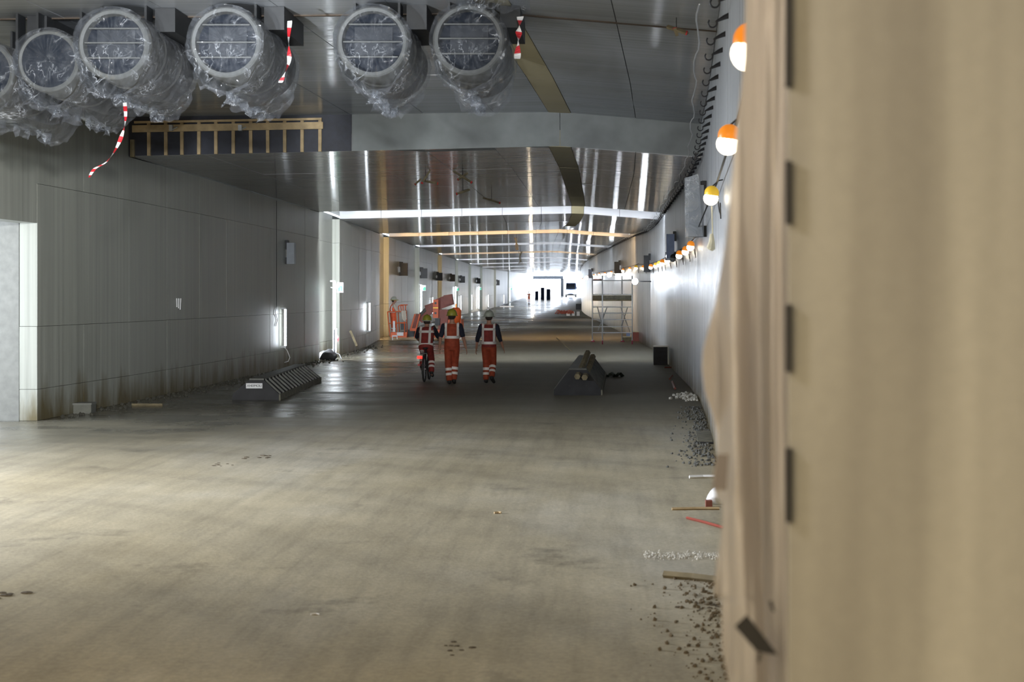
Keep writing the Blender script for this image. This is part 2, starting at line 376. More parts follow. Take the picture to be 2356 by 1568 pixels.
# wall panels (formwork lifts) as parts of wall_left
ZS = [0, .55, 1.65, 4.15, 5.2]
def wpan(x, Y0, Y1, z0, z1, mat, parent, sgn, gap=.0035, th=.31, nm='wall_panel'):
    bm = bmesh.new(); a0 = x+CX(Y0); a1 = x+CX(Y1); j = random.uniform(-.004, .004)
    Ya, Yb = Y0+gap, Y1-gap; o0 = RZ(Y0); o1 = RZ(Y1)
    bot = [(a0+j, Ya, z0+gap+o0), (a1+j, Yb, z0+gap+o1), (a1+j-sgn*th, Yb, z0+gap+o1), (a0+j-sgn*th, Ya, z0+gap+o0)]
    top = [(a0+j, Ya, z1-gap+o0), (a1+j, Yb, z1-gap+o1), (a1+j-sgn*th, Yb, z1-gap+o1), (a0+j-sgn*th, Ya, z1-gap+o0)]
    hexa(bm, bot, top); return finish(bm, nm, mat, parent)
JO = [29.2, 48.5, 68, 87, 107, 126, 145, 164, 190, 225]
def stations(a, b, n): return [a+(b-a)*i/n for i in range(n+1)]
wys = [24.9, 26.9]+stations(29.2, 48.5, 8)+stations(48.5, 68, 8)[1:]+stations(68, 87, 5)[1:]+stations(87, 107, 4)[1:]+[126, 145, 164, 190, 225, 262, 310]
RL = 4.3
wys = sorted(set([y for y in wys if not any(j < y < j+RL for j in JO[1:])]+[j+RL for j in JO[1:]]))
def rec(a): return any(abs(a-j) < .01 for j in JO[1:])
for Y0, Y1 in zip(wys, wys[1:]):
    if Y0 < 29.1:
        for z0, z1 in ((0, .55), (.55, 1.65), (1.65, 4.15), (4.15, 5.84)): wpan(LW, Y0, Y1, z0, z1, M_wallL, wall_left, 1)
    else:
        for z0, z1 in zip(ZS, ZS[1:]):
            wpan(LW-(.27 if rec(Y0) else 0), Y0, Y1, z0, min(z1, 5.04) if not rec(Y0) else min(z1, 5.34), M_wallL, wall_left, 1, th=.04 if rec(Y0) else .31)
# ceiling
bm = bmesh.new(); prev = None
XS = [LW-.7, LW, -.8, RW, RW+1.2]
def ceil_strip(ylist, off):
    prev = None
    for Y in ylist:
        Yq = Y if abs(Y-29.2) > .01 else (29.1 if off == 0 else 29.3)
        cur = [bm.verts.new((x+CX(Y), Y, ceil_z(min(max(x, LW), RW), Yq)+(.36 if Y > 29.1 else .05))) for x in XS]
        if prev:
            for k in range(4): bm.faces.new((prev[k], prev[k+1], cur[k+1], cur[k]))
        prev = cur
ceil_strip([-14, -8, 0, 8, 13, 17, 19, 21, 23, 25, 27, 29.2], 0)
ceil_strip([y for y in YS if y >= 29.2], 1)
ceiling = struct(finish(bm, 'ceiling', M_joint))
xs = [LW, -8.1, -6.6, -5.1, -3.6, -2.15, -1.03, -.57, .76, RW]
cys = [-14, -4, 3, 9, 14, 19.0, 24.2, 29.2]+stations(29.2, 48.5, 4)[1:]+stations(48.5, 68, 4)[1:]+stations(68, 87, 4)[1:]+[97, 107, 126, 145, 164, 190, 225, 262, 310]
cys = sorted(set([y for y in cys if not any(j < y < j+RL for j in JO[1:])]+[j+RL for j in JO[1:]]))
for Y0, Y1 in zip(cys, cys[1:]):
    far = Y0 > 105
    for i, (x0, x1) in enumerate(zip(xs, xs[1:])):
        gp = .006; e0, e1 = Y0+gp, Y1-gp; q0 = Y0+.2; q1 = Y1-.2; tz = random.uniform(-.006, .006)
        ex0, ex1 = (RX(Y0), RX(Y1)) if i == len(xs)-2 else (0, 0)
        b0 = [(x0+gp+CX(Y0), e0), (x1-gp+CX(Y0)+ex0, e0), (x1-gp+CX(Y1)+ex1, e1), (x0+gp+CX(Y1), e1)]
        zz = [ceil_z(x0, q0), ceil_z(x1, q0), ceil_z(x1, q1)+tz, ceil_z(x0, q1)+tz]
        rc = rec(Y0); thk = .05 if Y0 < 29 else .35
        if rc: zz = [z+.28 for z in zz]; thk = .04
        if i == 6: zz = [z-.004 for z in zz]
        if i == 0 and rc: b0 = [(b0[0][0]-.28, e0), b0[1], b0[2], (b0[3][0]-.28, e1)]
        bm = bmesh.new()
        hexa(bm, [(p[0], p[1], z) for p, z in zip(b0, zz)], [(p[0], p[1], z+thk) for p, z in zip(b0, zz)])
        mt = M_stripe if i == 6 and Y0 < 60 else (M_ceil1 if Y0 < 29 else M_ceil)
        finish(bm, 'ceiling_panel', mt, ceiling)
struct(part('ceiling_light_block', M_joint, None, lambda bm: box(bm, (-18, -14.5, 6.25), (4, 31, 6.4))))  # unseen slab added to keep sky light out of the ceiling seams
for ya, yb in ((18.97, 19.03),):
    def js(bm):
        for xa, xb in ((LW, -.8), (-.8, RW)): hexa(bm, [(xa+CX(19), ya, ceil_z(xa, ya)-.012), (xb+CX(19), ya, ceil_z(xb, ya)-.012), (xb+CX(19), yb, ceil_z(xb, ya)-.012), (xa+CX(19), yb, ceil_z(xa, ya)-.012)], [(xa+CX(19), ya, ceil_z(xa, ya)+.03), (xb+CX(19), ya, ceil_z(xb, ya)+.03), (xb+CX(19), yb, ceil_z(xb, ya)+.03), (xa+CX(19), yb, ceil_z(xa, ya)+.03)])
    part('joint_filler', simple('rusty_filler', (.07, .05, .035), .8), ceiling, js)
# header beam with dark recess
def header(bm):
    for xa, xb in ((-5.07, -.8), (-.8, RW+.3)):
        c = CX(29.2)
        hexa(bm, [(xa+c+(.012 if xa > -1 else 0), 29.2, ceil_z(min(xa, RW), 30)), (xb+c, 29.2, ceil_z(min(xb, RW), 30)), (xb+c, 29.7, ceil_z(min(xb, RW), 30)), (xa+c+(.012 if xa > -1 else 0), 29.7, ceil_z(min(xa, RW), 30))],
             [(xa+c+(.012 if xa > -1 else 0), 29.2, 6.1), (xb+c, 29.2, 6.1), (xb+c, 29.7, 6.1), (xa+c+(.012 if xa > -1 else 0), 29.7, 6.1)])
struct(part('wall_header', M_beam, None, header))
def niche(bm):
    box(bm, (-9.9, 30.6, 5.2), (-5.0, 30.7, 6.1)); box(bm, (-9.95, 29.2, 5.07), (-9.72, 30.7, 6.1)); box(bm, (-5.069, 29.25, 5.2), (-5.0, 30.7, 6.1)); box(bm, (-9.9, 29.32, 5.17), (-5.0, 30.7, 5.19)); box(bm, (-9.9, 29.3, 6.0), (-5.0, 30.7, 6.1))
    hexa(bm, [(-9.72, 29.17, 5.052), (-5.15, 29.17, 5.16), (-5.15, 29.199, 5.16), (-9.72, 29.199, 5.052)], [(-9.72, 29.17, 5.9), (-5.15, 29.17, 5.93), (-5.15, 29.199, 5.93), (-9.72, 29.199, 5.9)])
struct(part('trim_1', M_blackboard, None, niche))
tf = thing('timber_frame', (-7.6, 29.2, 5.05), 'pale timber stud frame across the dark recess in the beam', 'frame')
def wz(y): return HC+(VY-y)/F*29.2
for x in (345, 384, 421, 460, 499, 539, 579, 618, 657, 697, 738):
    X = (x-VX)/F*29.2; k = (x-313)/430
    part('stud', M_timber, tf, lambda bm: box(bm, (X-.035, 29.12, ceil_z(X, 30)+.0), (X+.03, 29.2, wz(283-6*k)), rot=Matrix.Rotation(random.uniform(-.008, .008), 3, 'Y')))
def slop(bm, y0, y1, x0, x1, yy0, yy1, th0, d=6):
    a = (x0-VX)/F*29.2; b_ = (x1-VX)/F*29.2
    hexa(bm, [(a, yy0, wz(y1)), (b_, yy0, wz(y1-d)), (b_, yy1, wz(y1-d)), (a, yy1, wz(y1))], [(a, yy0, wz(y0)), (b_, yy0, wz(y0-d)), (b_, yy1, wz(y0-d)), (a, yy1, wz(y0))])
part('top_rail', M_timber, tf, lambda bm: slop(bm, 280, 285, 312, 742, 29.1, 29.2, 0, 8))
part('wide_board', M_timber, tf, lambda bm: slop(bm, 290, 306, 309, 746, 29.06, 29.1, 0, 8))
part('end_post', M_oldwood, tf, lambda bm: box(bm, ((303-VX)/F*29.2, 29.1, wz(362)), ((312-VX)/F*29.2, 29.19, wz(322))))
for x in (400, 558):
    part('clamp', M_steel, tf, lambda bm: (box(bm, ((x-VX-4)/F*29.2, 28.98, wz(303)), ((x-VX+4)/F*29.2, 29.06, wz(290))), tube(bm, [W(x-8, 300, 29.02), W(x+8, 292, 29.0)], .012, 6)))
# light strips hidden in the joint recesses
for i, Y in enumerate(JO[1:]):
    c = CX(Y); r = RZ(Y); warm = i in (1, 3)
    t = thing('joint_light', (c+LW, Y, r), ['cool light strip glowing out of the joint recess nearest', 'warm light strip glowing out of the second joint recess, left of the lift', 'cool light strip in the third joint recess, beyond the lift', 'warm light strip in the fourth joint recess'][i] if i < 4 else 'cool light strip in the %s joint recess down the tunnel' % ORD[i], 'lamp', 'light strips in the joint recesses')
    mt = E_stripw if warm else E_strip
    def strp(bm):
        for xa, xb in ((LW-.1, -.8), (-.8, RW-.05)):
            za, zb = ceil_z(max(xa, LW), Y+.1), ceil_z(xb, Y+.1)
            hexa(bm, [(xa+c, Y+.01, za+.12), (xb+c, Y+.01, zb+.12), (xb+c, Y+.05, zb+.12), (xa+c, Y+.05, za+.12)], [(xa+c, Y+.01, za+.17), (xb+c, Y+.01, zb+.17), (xb+c, Y+.05, zb+.17), (xa+c, Y+.05, za+.17)])
    part('ceiling_strip', mt if i < 2 else (E_farw if warm else E_far), t, strp)
    def cov(bm):  # plate added so the strip does not shine through the panel gaps
        for xa, xb in ((LW-.26, -.8), (-.8, RW+.4)):
            za, zb = ceil_z(max(xa, LW), Y-.1), ceil_z(min(xb, RW), Y-.1)
            hexa(bm, [(xa+c, Y-.004, za+.012), (xb+c, Y-.004, zb+.012), (xb+c, Y+.006, zb+.012), (xa+c, Y+.006, za+.012)], [(xa+c, Y-.004, za+.36), (xb+c, Y-.004, zb+.36), (xb+c, Y+.006, zb+.36), (xa+c, Y+.006, za+.36)])
        box(bm, (LW+c-.31, Y-.004, r), (LW+c-.012, Y+.006, r+5.35))
    part('light_block_plate', M_joint, t, cov)
    part('wall_strip', E_wall if i == 0 else (mt if i < 2 else (E_farw if warm else E_far)), t, lambda bm: box(bm, (LW+c-.17, Y+.01, r+.1), (LW+c-.12, Y+.05, r+5.1)))

# ---------------------------------------------------------------- plastic sheeting material
def plastic(name, tint, lo, hi, scale=3.5, bump=.8, rough=.12, sc3=(1, 1, 1)):
    m = bpy.data.materials.new(name); m.use_nodes = True; nt = m.node_tree; nt.nodes.clear()
    out = nt.nodes.new('ShaderNodeOutputMaterial'); mx = nt.nodes.new('ShaderNodeMixShader')
    tr = nt.nodes.new('ShaderNodeBsdfTransparent'); tr.inputs[0].default_value = (.93, .95, .97, 1)
    p = nt.nodes.new('ShaderNodeBsdfPrincipled'); p.inputs['Base Color'].default_value = (*tint, 1); p.inputs['Roughness'].default_value = rough
    p.inputs['Specular IOR Level'].default_value = .9; p.inputs['Coat Weight'].default_value = .6; p.inputs['Coat Roughness'].default_value = .06
    n = mapped_noise(nt, sc3, scale, 6, .62); n.inputs['Distortion'].default_value = 1.2
    lw = nt.nodes.new('ShaderNodeLayerWeight'); lw.inputs[0].default_value = .35
    r = ramp(nt, n.outputs['Fac'], [(.35, g(lo)), (.52, g((lo+hi)/2)), (.68, g(hi))])
    mxx = nt.nodes.new('ShaderNodeMath'); mxx.operation = 'MULTIPLY_ADD'; mxx.inputs[1].default_value = .4; mxx.use_clamp = True
    nt.links.new(lw.outputs['Facing'], mxx.inputs[0]); nt.links.new(r.outputs[0], mxx.inputs[2])
    bp = nt.nodes.new('ShaderNodeBump'); bp.inputs['Strength'].default_value = bump; bp.inputs['Distance'].default_value = .09
    nt.links.new(n.outputs['Fac'], bp.inputs['Height']); nt.links.new(bp.outputs[0], p.inputs['Normal'])
    # crease lines of the crumpled film, their highlights painted in as white
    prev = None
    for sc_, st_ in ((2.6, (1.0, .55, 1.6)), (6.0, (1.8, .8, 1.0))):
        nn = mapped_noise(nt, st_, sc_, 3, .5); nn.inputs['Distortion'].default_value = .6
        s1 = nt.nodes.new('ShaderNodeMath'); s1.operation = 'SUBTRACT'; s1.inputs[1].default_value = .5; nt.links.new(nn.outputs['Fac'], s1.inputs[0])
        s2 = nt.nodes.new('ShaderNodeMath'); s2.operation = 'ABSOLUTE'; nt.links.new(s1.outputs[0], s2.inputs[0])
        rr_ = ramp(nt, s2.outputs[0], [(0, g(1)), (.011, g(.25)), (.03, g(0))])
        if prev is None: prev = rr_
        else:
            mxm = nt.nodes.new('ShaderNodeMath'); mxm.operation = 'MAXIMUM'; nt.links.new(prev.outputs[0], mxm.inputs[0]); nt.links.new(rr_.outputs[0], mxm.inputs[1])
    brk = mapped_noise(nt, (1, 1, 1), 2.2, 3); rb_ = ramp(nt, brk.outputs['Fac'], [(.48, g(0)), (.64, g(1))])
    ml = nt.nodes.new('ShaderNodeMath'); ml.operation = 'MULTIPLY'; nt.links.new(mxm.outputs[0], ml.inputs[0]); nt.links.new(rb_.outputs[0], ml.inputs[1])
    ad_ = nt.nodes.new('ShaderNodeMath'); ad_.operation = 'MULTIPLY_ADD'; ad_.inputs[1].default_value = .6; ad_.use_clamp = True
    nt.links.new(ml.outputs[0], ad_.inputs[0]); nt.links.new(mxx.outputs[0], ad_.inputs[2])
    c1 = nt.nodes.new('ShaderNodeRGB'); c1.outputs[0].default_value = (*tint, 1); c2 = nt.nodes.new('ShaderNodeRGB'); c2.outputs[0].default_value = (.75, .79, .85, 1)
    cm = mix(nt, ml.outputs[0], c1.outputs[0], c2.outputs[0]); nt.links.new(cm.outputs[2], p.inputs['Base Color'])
    nt.links.new(ad_.outputs[0], mx.inputs[0]); nt.links.new(tr.outputs[0], mx.inputs[1]); nt.links.new(p.outputs[0], mx.inputs[2])
    nt.links.new(mx.outputs[0], out.inputs[0]); return m
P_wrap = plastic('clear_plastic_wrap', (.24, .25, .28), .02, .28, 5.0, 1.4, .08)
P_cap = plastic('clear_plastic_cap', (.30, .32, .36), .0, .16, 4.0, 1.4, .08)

# ---------------------------------------------------------------- jet fans
FS = [  # centre x px, y px of front face, radius, length, open face, label
    (520, 97, 17.9, True, 'plastic wrapped jet fan with a striped tape dangling behind it, second from right pair on the left side'),
    (262, 102, 17.9, True, 'plastic wrapped jet fan with a wide torn skirt, above the timber framed recess'),
    (857, 96, 17.9, True, 'plastic wrapped jet fan left of the pair under the mid ceiling'),
    (1078, 92, 17.9, True, 'rightmost plastic wrapped jet fan, beside the ochre ceiling strip'),
    (112, 140, 18.25, False, 'plastic wrapped jet fan with a covered dark end, second from the left edge'),
    (-38, 165, 18.3, False, 'plastic wrapped jet fan cut off by the left edge of the photo')]
LBL = {520: 'jet fan in crinkled plastic with a red white tape hanging over its rear', 857: 'plastic wrapped jet fan just right of the rusty ceiling joint, left of the rightmost fan'}
for fi, (px, py, Y, opn, lb) in enumerate(FS):
    c = W(px, py, Y); R = .455 if fi < 4 else .405; L = 2.0 if fi < 4 else 2.3
    rnd = random.Random(40+fi); sd = Vector((fi*7.3, 0, 0))
    t = thing('jet_fan', (c.x, c.y, c.z), LBL.get(px, lb), 'fan', 'wrapped jet fans under the ceiling')
    def case(bm):
        tube(bm, [c+Vector((0, y, 0)) for y in (.0, .02, L-.02, L)], [R-.02, R, R, R-.02], 40, cap=False)
        tube(bm, [c+Vector((0, L-.02, 0)), c+Vector((0, L-.01, 0))], [R-.01, R-.01], 40)
        for y in (.62, 1.3): tube(bm, [c+Vector((0, y, 0)), c+Vector((0, y+.05, 0))], R+.02, 40)
    part('casing', M_fan, t, case, True)
    def inlet(bm):
        n = 40
        for r0, y0, r1, y1 in ((R-.01, .0, R-.03, -.02), (R-.03, -.02, .385*R/.455, -.01), (.385*R/.455, -.01, .37*R/.455, .12)):
            for k in range(n):
                a, b2 = 2*PI*k/n, 2*PI*(k+1)/n
                q = [(r0, a, y0), (r0, b2, y0), (r1, b2, y1), (r1, a, y1)]
                bm.faces.new([bm.verts.new(c+Vector((r*math.cos(t_), y, r*math.sin(t_)))) for r, t_, y in q])
    part('inlet_ring', M_fanring, t, inlet)
    if opn:
        part('silencer_lining', M_fandark, t, lambda bm: tube(bm, [c+Vector((0, .1, 0)), c+Vector((0, 1.3, 0))], .372, 32))
        for zz in ((.2, .02, -.17) if fi % 2 else (.22, .0, -.19)):
            hw = math.sqrt(.37**2-zz**2)
            part('guard_bar', M_fanring, t, lambda bm: box(bm, c+Vector((-hw, .0, zz-.008)), c+Vector((hw, .03, zz+.008))))
        def back(bm): box(bm, c+Vector((-.24, .085, -.17)), c+Vector((.24, .1, .2)))
        part('silencer_core', M_grey if False else simple('slate_core', (.012, .015, .022), .7), t, back)
    else:
        part('end_cover', M_fandark, t, lambda bm: tube(bm, [c+Vector((0, .0, 0)), c+Vector((0, .03, 0))], .385*R/.455, 32))
    top = ceil_z(c.x-CX(Y), Y)
    for y in (.35, 1.55):
        for hx in (-.30, .27): part('hanger', M_darksteel, t, lambda bm: box(bm, c+Vector((hx, y, .3)), Vector((c.x+hx+.03, c.y+y+.25, top+.01))))
    part('mounting_box', M_darksteel, t, lambda bm: box(bm, c+Vector((.36, .5, .25)), Vector((c.x+.62, c.y+1.7, top+.005))))
    # wrap
    nu, nv = 110, 44
    def prof(u, v):
        th = 2*PI*u-PI/2   # -pi/2 = bottom
        d = Vector((math.cos(th), 0, math.sin(th)))
        y = -.04+v*(L+.08)
        n1 = noise.noise(Vector((d.x*2.2, y*1.4, d.z*2.2))+sd); n2 = noise.noise(Vector((d.x*7, y*3.5, d.z*7))+sd)
        n3 = abs(noise.noise(Vector((d.x*5, y*1.2, d.z*5))+sd*2))
        bot = max(0, -d.z)**3
        r = R+.035+.022*n1+.012*n2+.02*n3 + bot*(.09+.05*n1+.02*math.sin(7*y+fi*2))
        r = R+.012+(r-R-.012)*(1 if d.z < .6 else max(.15, 1-(d.z-.6)*2.1))
        return c+Vector((d.x*r, y, d.z*r-(.05*bot)))
    def wrap(bm):
        grid = [[bm.verts.new(prof(u/nu, v/nv)) for u in range(nu)] for v in range(nv+1)]
        for v in range(nv):
            for u in range(nu): bm.faces.new((grid[v][u], grid[v][(u+1) % nu], grid[v+1][(u+1) % nu], grid[v+1][u]))
        # ragged skirt below
        n = 60; prev = None
        for i in range(n+1):
            v = .02+.96*i/n; p = prof(0.0+.02*math.sin(i*.6), v)
            dp = .03+.06*abs(noise.noise(Vector((i*.17, fi*3.1, 0))))*2.2+(.07 if (i//9) % 2 == (fi % 2) else 0)
            q = p+Vector((.03*math.sin(i*.9), 0, -dp*.55)); q2 = p+Vector((.06*math.sin(i*.5+1), 0, -dp))
            cur = [bm.verts.new(x) for x in (p, q, q2)]
            if prev:
                for k in range(2): bm.faces.new((prev[k], cur[k], cur[k+1], prev[k+1]))
            prev = cur
        for s in (0, 1):     # loose skirt of the near and far rim
            for k0 in range(16):
                u0 = -.14+.28*k0/16; u1 = u0+.28/16; vv = .0 if s == 0 else 1.0
                a, b2 = prof(u0 % 1, vv), prof(u1 % 1, vv)
                e0 = .06+.09*abs(noise.noise(Vector((k0*.5, fi, s*5)))); e1 = .06+.09*abs(noise.noise(Vector(((k0+1)*.5, fi, s*5))))
                dy = -.06 if s == 0 else .06
                bm.faces.new([bm.verts.new(x) for x in (a, b2, b2+Vector((0, dy, -e1)), a+Vector((0, dy, -e0)))])
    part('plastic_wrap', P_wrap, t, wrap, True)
    def capm(bm):
        nr = 16; rgs = []
        for j in range(nr):
            f = 1-j/nr; rg = []
            for u in range(nu):
                p0 = prof(u/nu, 0); th = 2*PI*u/nu
                cr = .018*math.sin(u*1.9+fi)*(f*(1-f))*4*.5+.05*noise.noise(Vector((math.cos(th)*2*f, math.sin(th)*2*f, fi*4.2)))*1.2
                rg.append(bm.verts.new(Vector((c.x+(p0.x-c.x)*f, p0.y-.02+.03*(1-f)+cr, c.z+(p0.z-c.z)*f))))
            rgs.append(rg)
        for A, B in zip(rgs, rgs[1:]):
            for u in range(nu): bm.faces.new((A[u], A[(u+1) % nu], B[(u+1) % nu], B[u]))
        ct = bm.verts.new(c+Vector((0, .0, 0)))
        for u in range(nu): bm.faces.new((rgs[-1][u], rgs[-1][(u+1) % nu], ct))
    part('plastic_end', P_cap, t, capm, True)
# loose flaps, fixed to the ceiling above the right pair
fl = thing('plastic_flap', tuple(W(1100, 0, 17.7)), 'loose clear plastic sheet taped to the ceiling above the rightmost jet fan', 'plastic sheet')
def flap(bm):
    n = 24; g_ = [[bm.verts.new(W(1050+170*i/n, -22+(48-6*math.sin(i*.7))*j/8, 17.6+.06*math.sin(i*1.1+j*.8))) for j in range(9)] for i in range(n+1)]
    for i in range(n):
        for j in range(8): bm.faces.new((g_[i][j], g_[i+1][j], g_[i+1][j+1], g_[i][j+1]))
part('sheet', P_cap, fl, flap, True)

def tape(pts, wd, label, n=14, cat='tape'):
    pts = [Vector(p) for p in pts]
    # resample
    def at(t):
        x = t*(len(pts)-1); i = min(int(x), len(pts)-2); f = x-i
        p0, p1, p2, p3 = pts[max(i-1, 0)], pts[i], pts[i+1], pts[min(i+2, len(pts)-1)]
        return .5*((2*p1)+(p2-p0)*f+(2*p0-5*p1+4*p2-p3)*f*f+(3*p1-p0-3*p2+p3)*f**3)
    o = thing('barrier_tape', tuple(pts[0]), label, cat)
    for k in range(n):
        def seg(bm):
            prev = None
            for j in range(4):
                t = (k+j/3)/n; p = at(t); tw = 3.2*t*2+k*.1; d = Vector((math.cos(tw)*.8+.3, math.sin(tw), .1)).normalized()*wd/2
                cur = [bm.verts.new(p-d), bm.verts.new(p+d), bm.verts.new(p+d+Vector((0, .002, 0))), bm.verts.new(p-d+Vector((0, .002, 0)))]
                if prev:
                    for q in range(4): bm.faces.new((prev[q], prev[(q+1) % 4], cur[(q+1) % 4], cur[q]))
                prev = cur
        part('red_band' if k % 2 else 'white_band', M_red if k % 2 else M_tapew, o, seg)
tape([W(287, 236, 17.95), W(289, 268, 17.7), W(284, 300, 17.7), W(268, 340, 17.8), W(245, 372, 17.9), W(218, 388, 18), W(205, 408, 18)], .045, 'red and white barrier tape dangling below the leftmost open jet fan', 18)
tape([W(1197, 38, 17.7), W(1193, 80, 17.7), W(1190, 135, 17.6)], .085, 'red and white barrier tape on the right side of the rightmost jet fan', 7)
tape([W(667, 48, 17.7), W(664, 90, 17.75), W(665, 140, 17.7), W(652, 175, 17.6), W(645, 190, 17.6)], .055, 'red and white barrier tape hanging beside the second open jet fan', 9)

# ---------------------------------------------------------------- partition with sheet, near right
def part_mat():
    m, nt, b = new_mat('cream_partition_board')
    n1 = mapped_noise(nt, (5.5, 1, .28), 1.0, 2, .5); n2 = mapped_noise(nt, (1, 1, 1), 30, 3)
    r = ramp(nt, n1.outputs['Fac'], [(.3, (.24, .232, .218)), (.5, (.325, .318, .295)), (.7, (.46, .455, .425))])
    r2 = ramp(nt, n2.outputs['Fac'], [(.3, g(.96)), (.7, g(1.03))])
    mm = mix(nt, 1, r.outputs[0], r2.outputs[0], 'MULTIPLY'); nt.links.new(mm.outputs[2], b.inputs['Base Color']); b.inputs['Roughness'].default_value = .6
    return m
pt = thing('partition', (.342, 2.6, 0), 'tall cream board partition close by on the right', 'partition')
part('board', part_mat(), pt, lambda bm: box(bm, (.342, 2.6, 0), (.785, 2.63, 3.4)))
part('edge_batten', M_oldwood, pt, lambda bm: box(bm, (.35, 2.632, 0), (.385, 2.67, 3.4)))
for y0, y1 in ((-40, 200), (370, 515), (700, 855), (1030, 1200)):
    part('tape_strip', M_rubber, pt, lambda bm: box(bm, (W(1808, y1, 2.59).x, 2.585, W(0, y1, 2.59).z), (W(1821, y0, 2.59).x, 2.598, W(0, y0, 2.59).z), rot=Matrix.Rotation(random.uniform(-.008, .008), 3, 'Y')))
m = bpy.data.materials.new('hanging_sheet_plastic'); m.use_nodes = True; nt = m.node_tree; b = nt.nodes['Principled BSDF']
n1 = mapped_noise(nt, (1, 1, 3), 26, 4); n2 = mapped_noise(nt, (3, 3, .7), 1.6, 4)
r = ramp(nt, n2.outputs['Fac'], [(.3, (.32, .315, .32)), (.7, (.46, .455, .46))]); nt.links.new(r.outputs[0], b.inputs['Base Color'])
b.inputs['Roughness'].default_value = .28; b.inputs['Transmission Weight'].default_value = .0
bp = nt.nodes.new('ShaderNodeBump'); bp.inputs['Strength'].default_value = .25; bp.inputs['Distance'].default_value = .01
nt.links.new(n1.outputs['Fac'], bp.inputs['Height']); nt.links.new(bp.outputs[0], b.inputs['Normal'])
tl = nt.nodes.new('ShaderNodeBsdfTranslucent'); tl.inputs[0].default_value = (.80, .74, .68, 1)
mxs = nt.nodes.new('ShaderNodeMixShader'); mxs.inputs[0].default_value = .38
outn = nt.nodes['Material Output']; nt.links.new(b.outputs[0], mxs.inputs[1]); nt.links.new(tl.outputs[0], mxs.inputs[2]); nt.links.new(mxs.outputs[0], outn.inputs[0])
M_sheet = m
ED = [(-30, 1716), (0, 1715), (135, 1712), (200, 1705), (340, 1690), (450, 1680), (560, 1668), (640, 1655), (700, 1645), (760, 1628), (800, 1618), (850, 1615), (900, 1621), (950, 1638), (1000, 1648), (1050, 1650), (1090, 1640), (1130, 1642), (1160, 1662), (1200, 1662), (1300, 1648), (1368, 1641), (1380, 1660), (1500, 1662), (1568, 1676), (1620, 1690)]
sh = thing('hanging_sheet', (.27, 2.8, 0), 'creased translucent plastic sheet hanging beside the cream partition', 'plastic sheet')
def sheet(bm):
    nx, ny = 70, 150; gr = []
    for i in range(nx+1):
        s = i/nx; col = []
        for j in range(ny+1):
            y = -40+1680*j/ny; xl = lerpt(y, ED); x = xl+(1816-xl)*s
            q = (x-1620)/190; ctr = .10*((y-700)/700)**2
            ph = (q-ctr)*1.9+.10*noise.noise(Vector((q*2, y/900, 3)))
            f = .06*math.sin(ph*2*PI)+.05*noise.noise(Vector((q*4, y/900, 0)))+.03*noise.noise(Vector((q*11-y/3000, y/900, 7)))+.006*noise.noise(Vector((q*22, y/120, 5)))
            f = f*min(1, (1-s)*5)
            col.append(bm.verts.new(W(x, y, 2.86+f*1.05)))
        gr.append(col)
    for i in range(nx):
        for j in range(ny): bm.faces.new((gr[i][j], gr[i+1][j], gr[i+1][j+1], gr[i][j+1]))
part('sheet', M_sheet, sh, sheet, True)
def gpatch(bm, pts, Y): hexa(bm, [W(x, y, Y) for x, y in pts], [W(x, y, Y-.004) for x, y in pts])
part('tape_patch', M_rubber, sh, lambda bm: gpatch(bm, [(1690, 1440), (1718, 1413), (1752, 1455), (1790, 1506), (1768, 1503), (1740, 1497)], 2.745))
part('tape_scrap', M_rubber, sh, lambda bm: gpatch(bm, [(1769, 1382), (1776, 1380), (1783, 1405), (1777, 1408)], 2.745))
part('tape_scrap', M_rubber, sh, lambda bm: gpatch(bm, [(1744, 1500), (1752, 1502), (1748, 1525), (1743, 1522)], 2.745))
part('grey_tape', simple('grey_tape', (.2, .18, .18), .6), sh, lambda bm: gpatch(bm, [(1649, 1044), (1676, 1044), (1672, 1128), (1640, 1124)], 2.76))
part('batten', M_oldwood, sh, lambda bm: box(bm, (.26, 2.9, 2.95), (.40, 2.93, 3.0)))

# ---------------------------------------------------------------- festoon lamps, right wall
def wallx(Y, side=1): return (RW+RX(Y) if side > 0 else LW)+CX(Y)
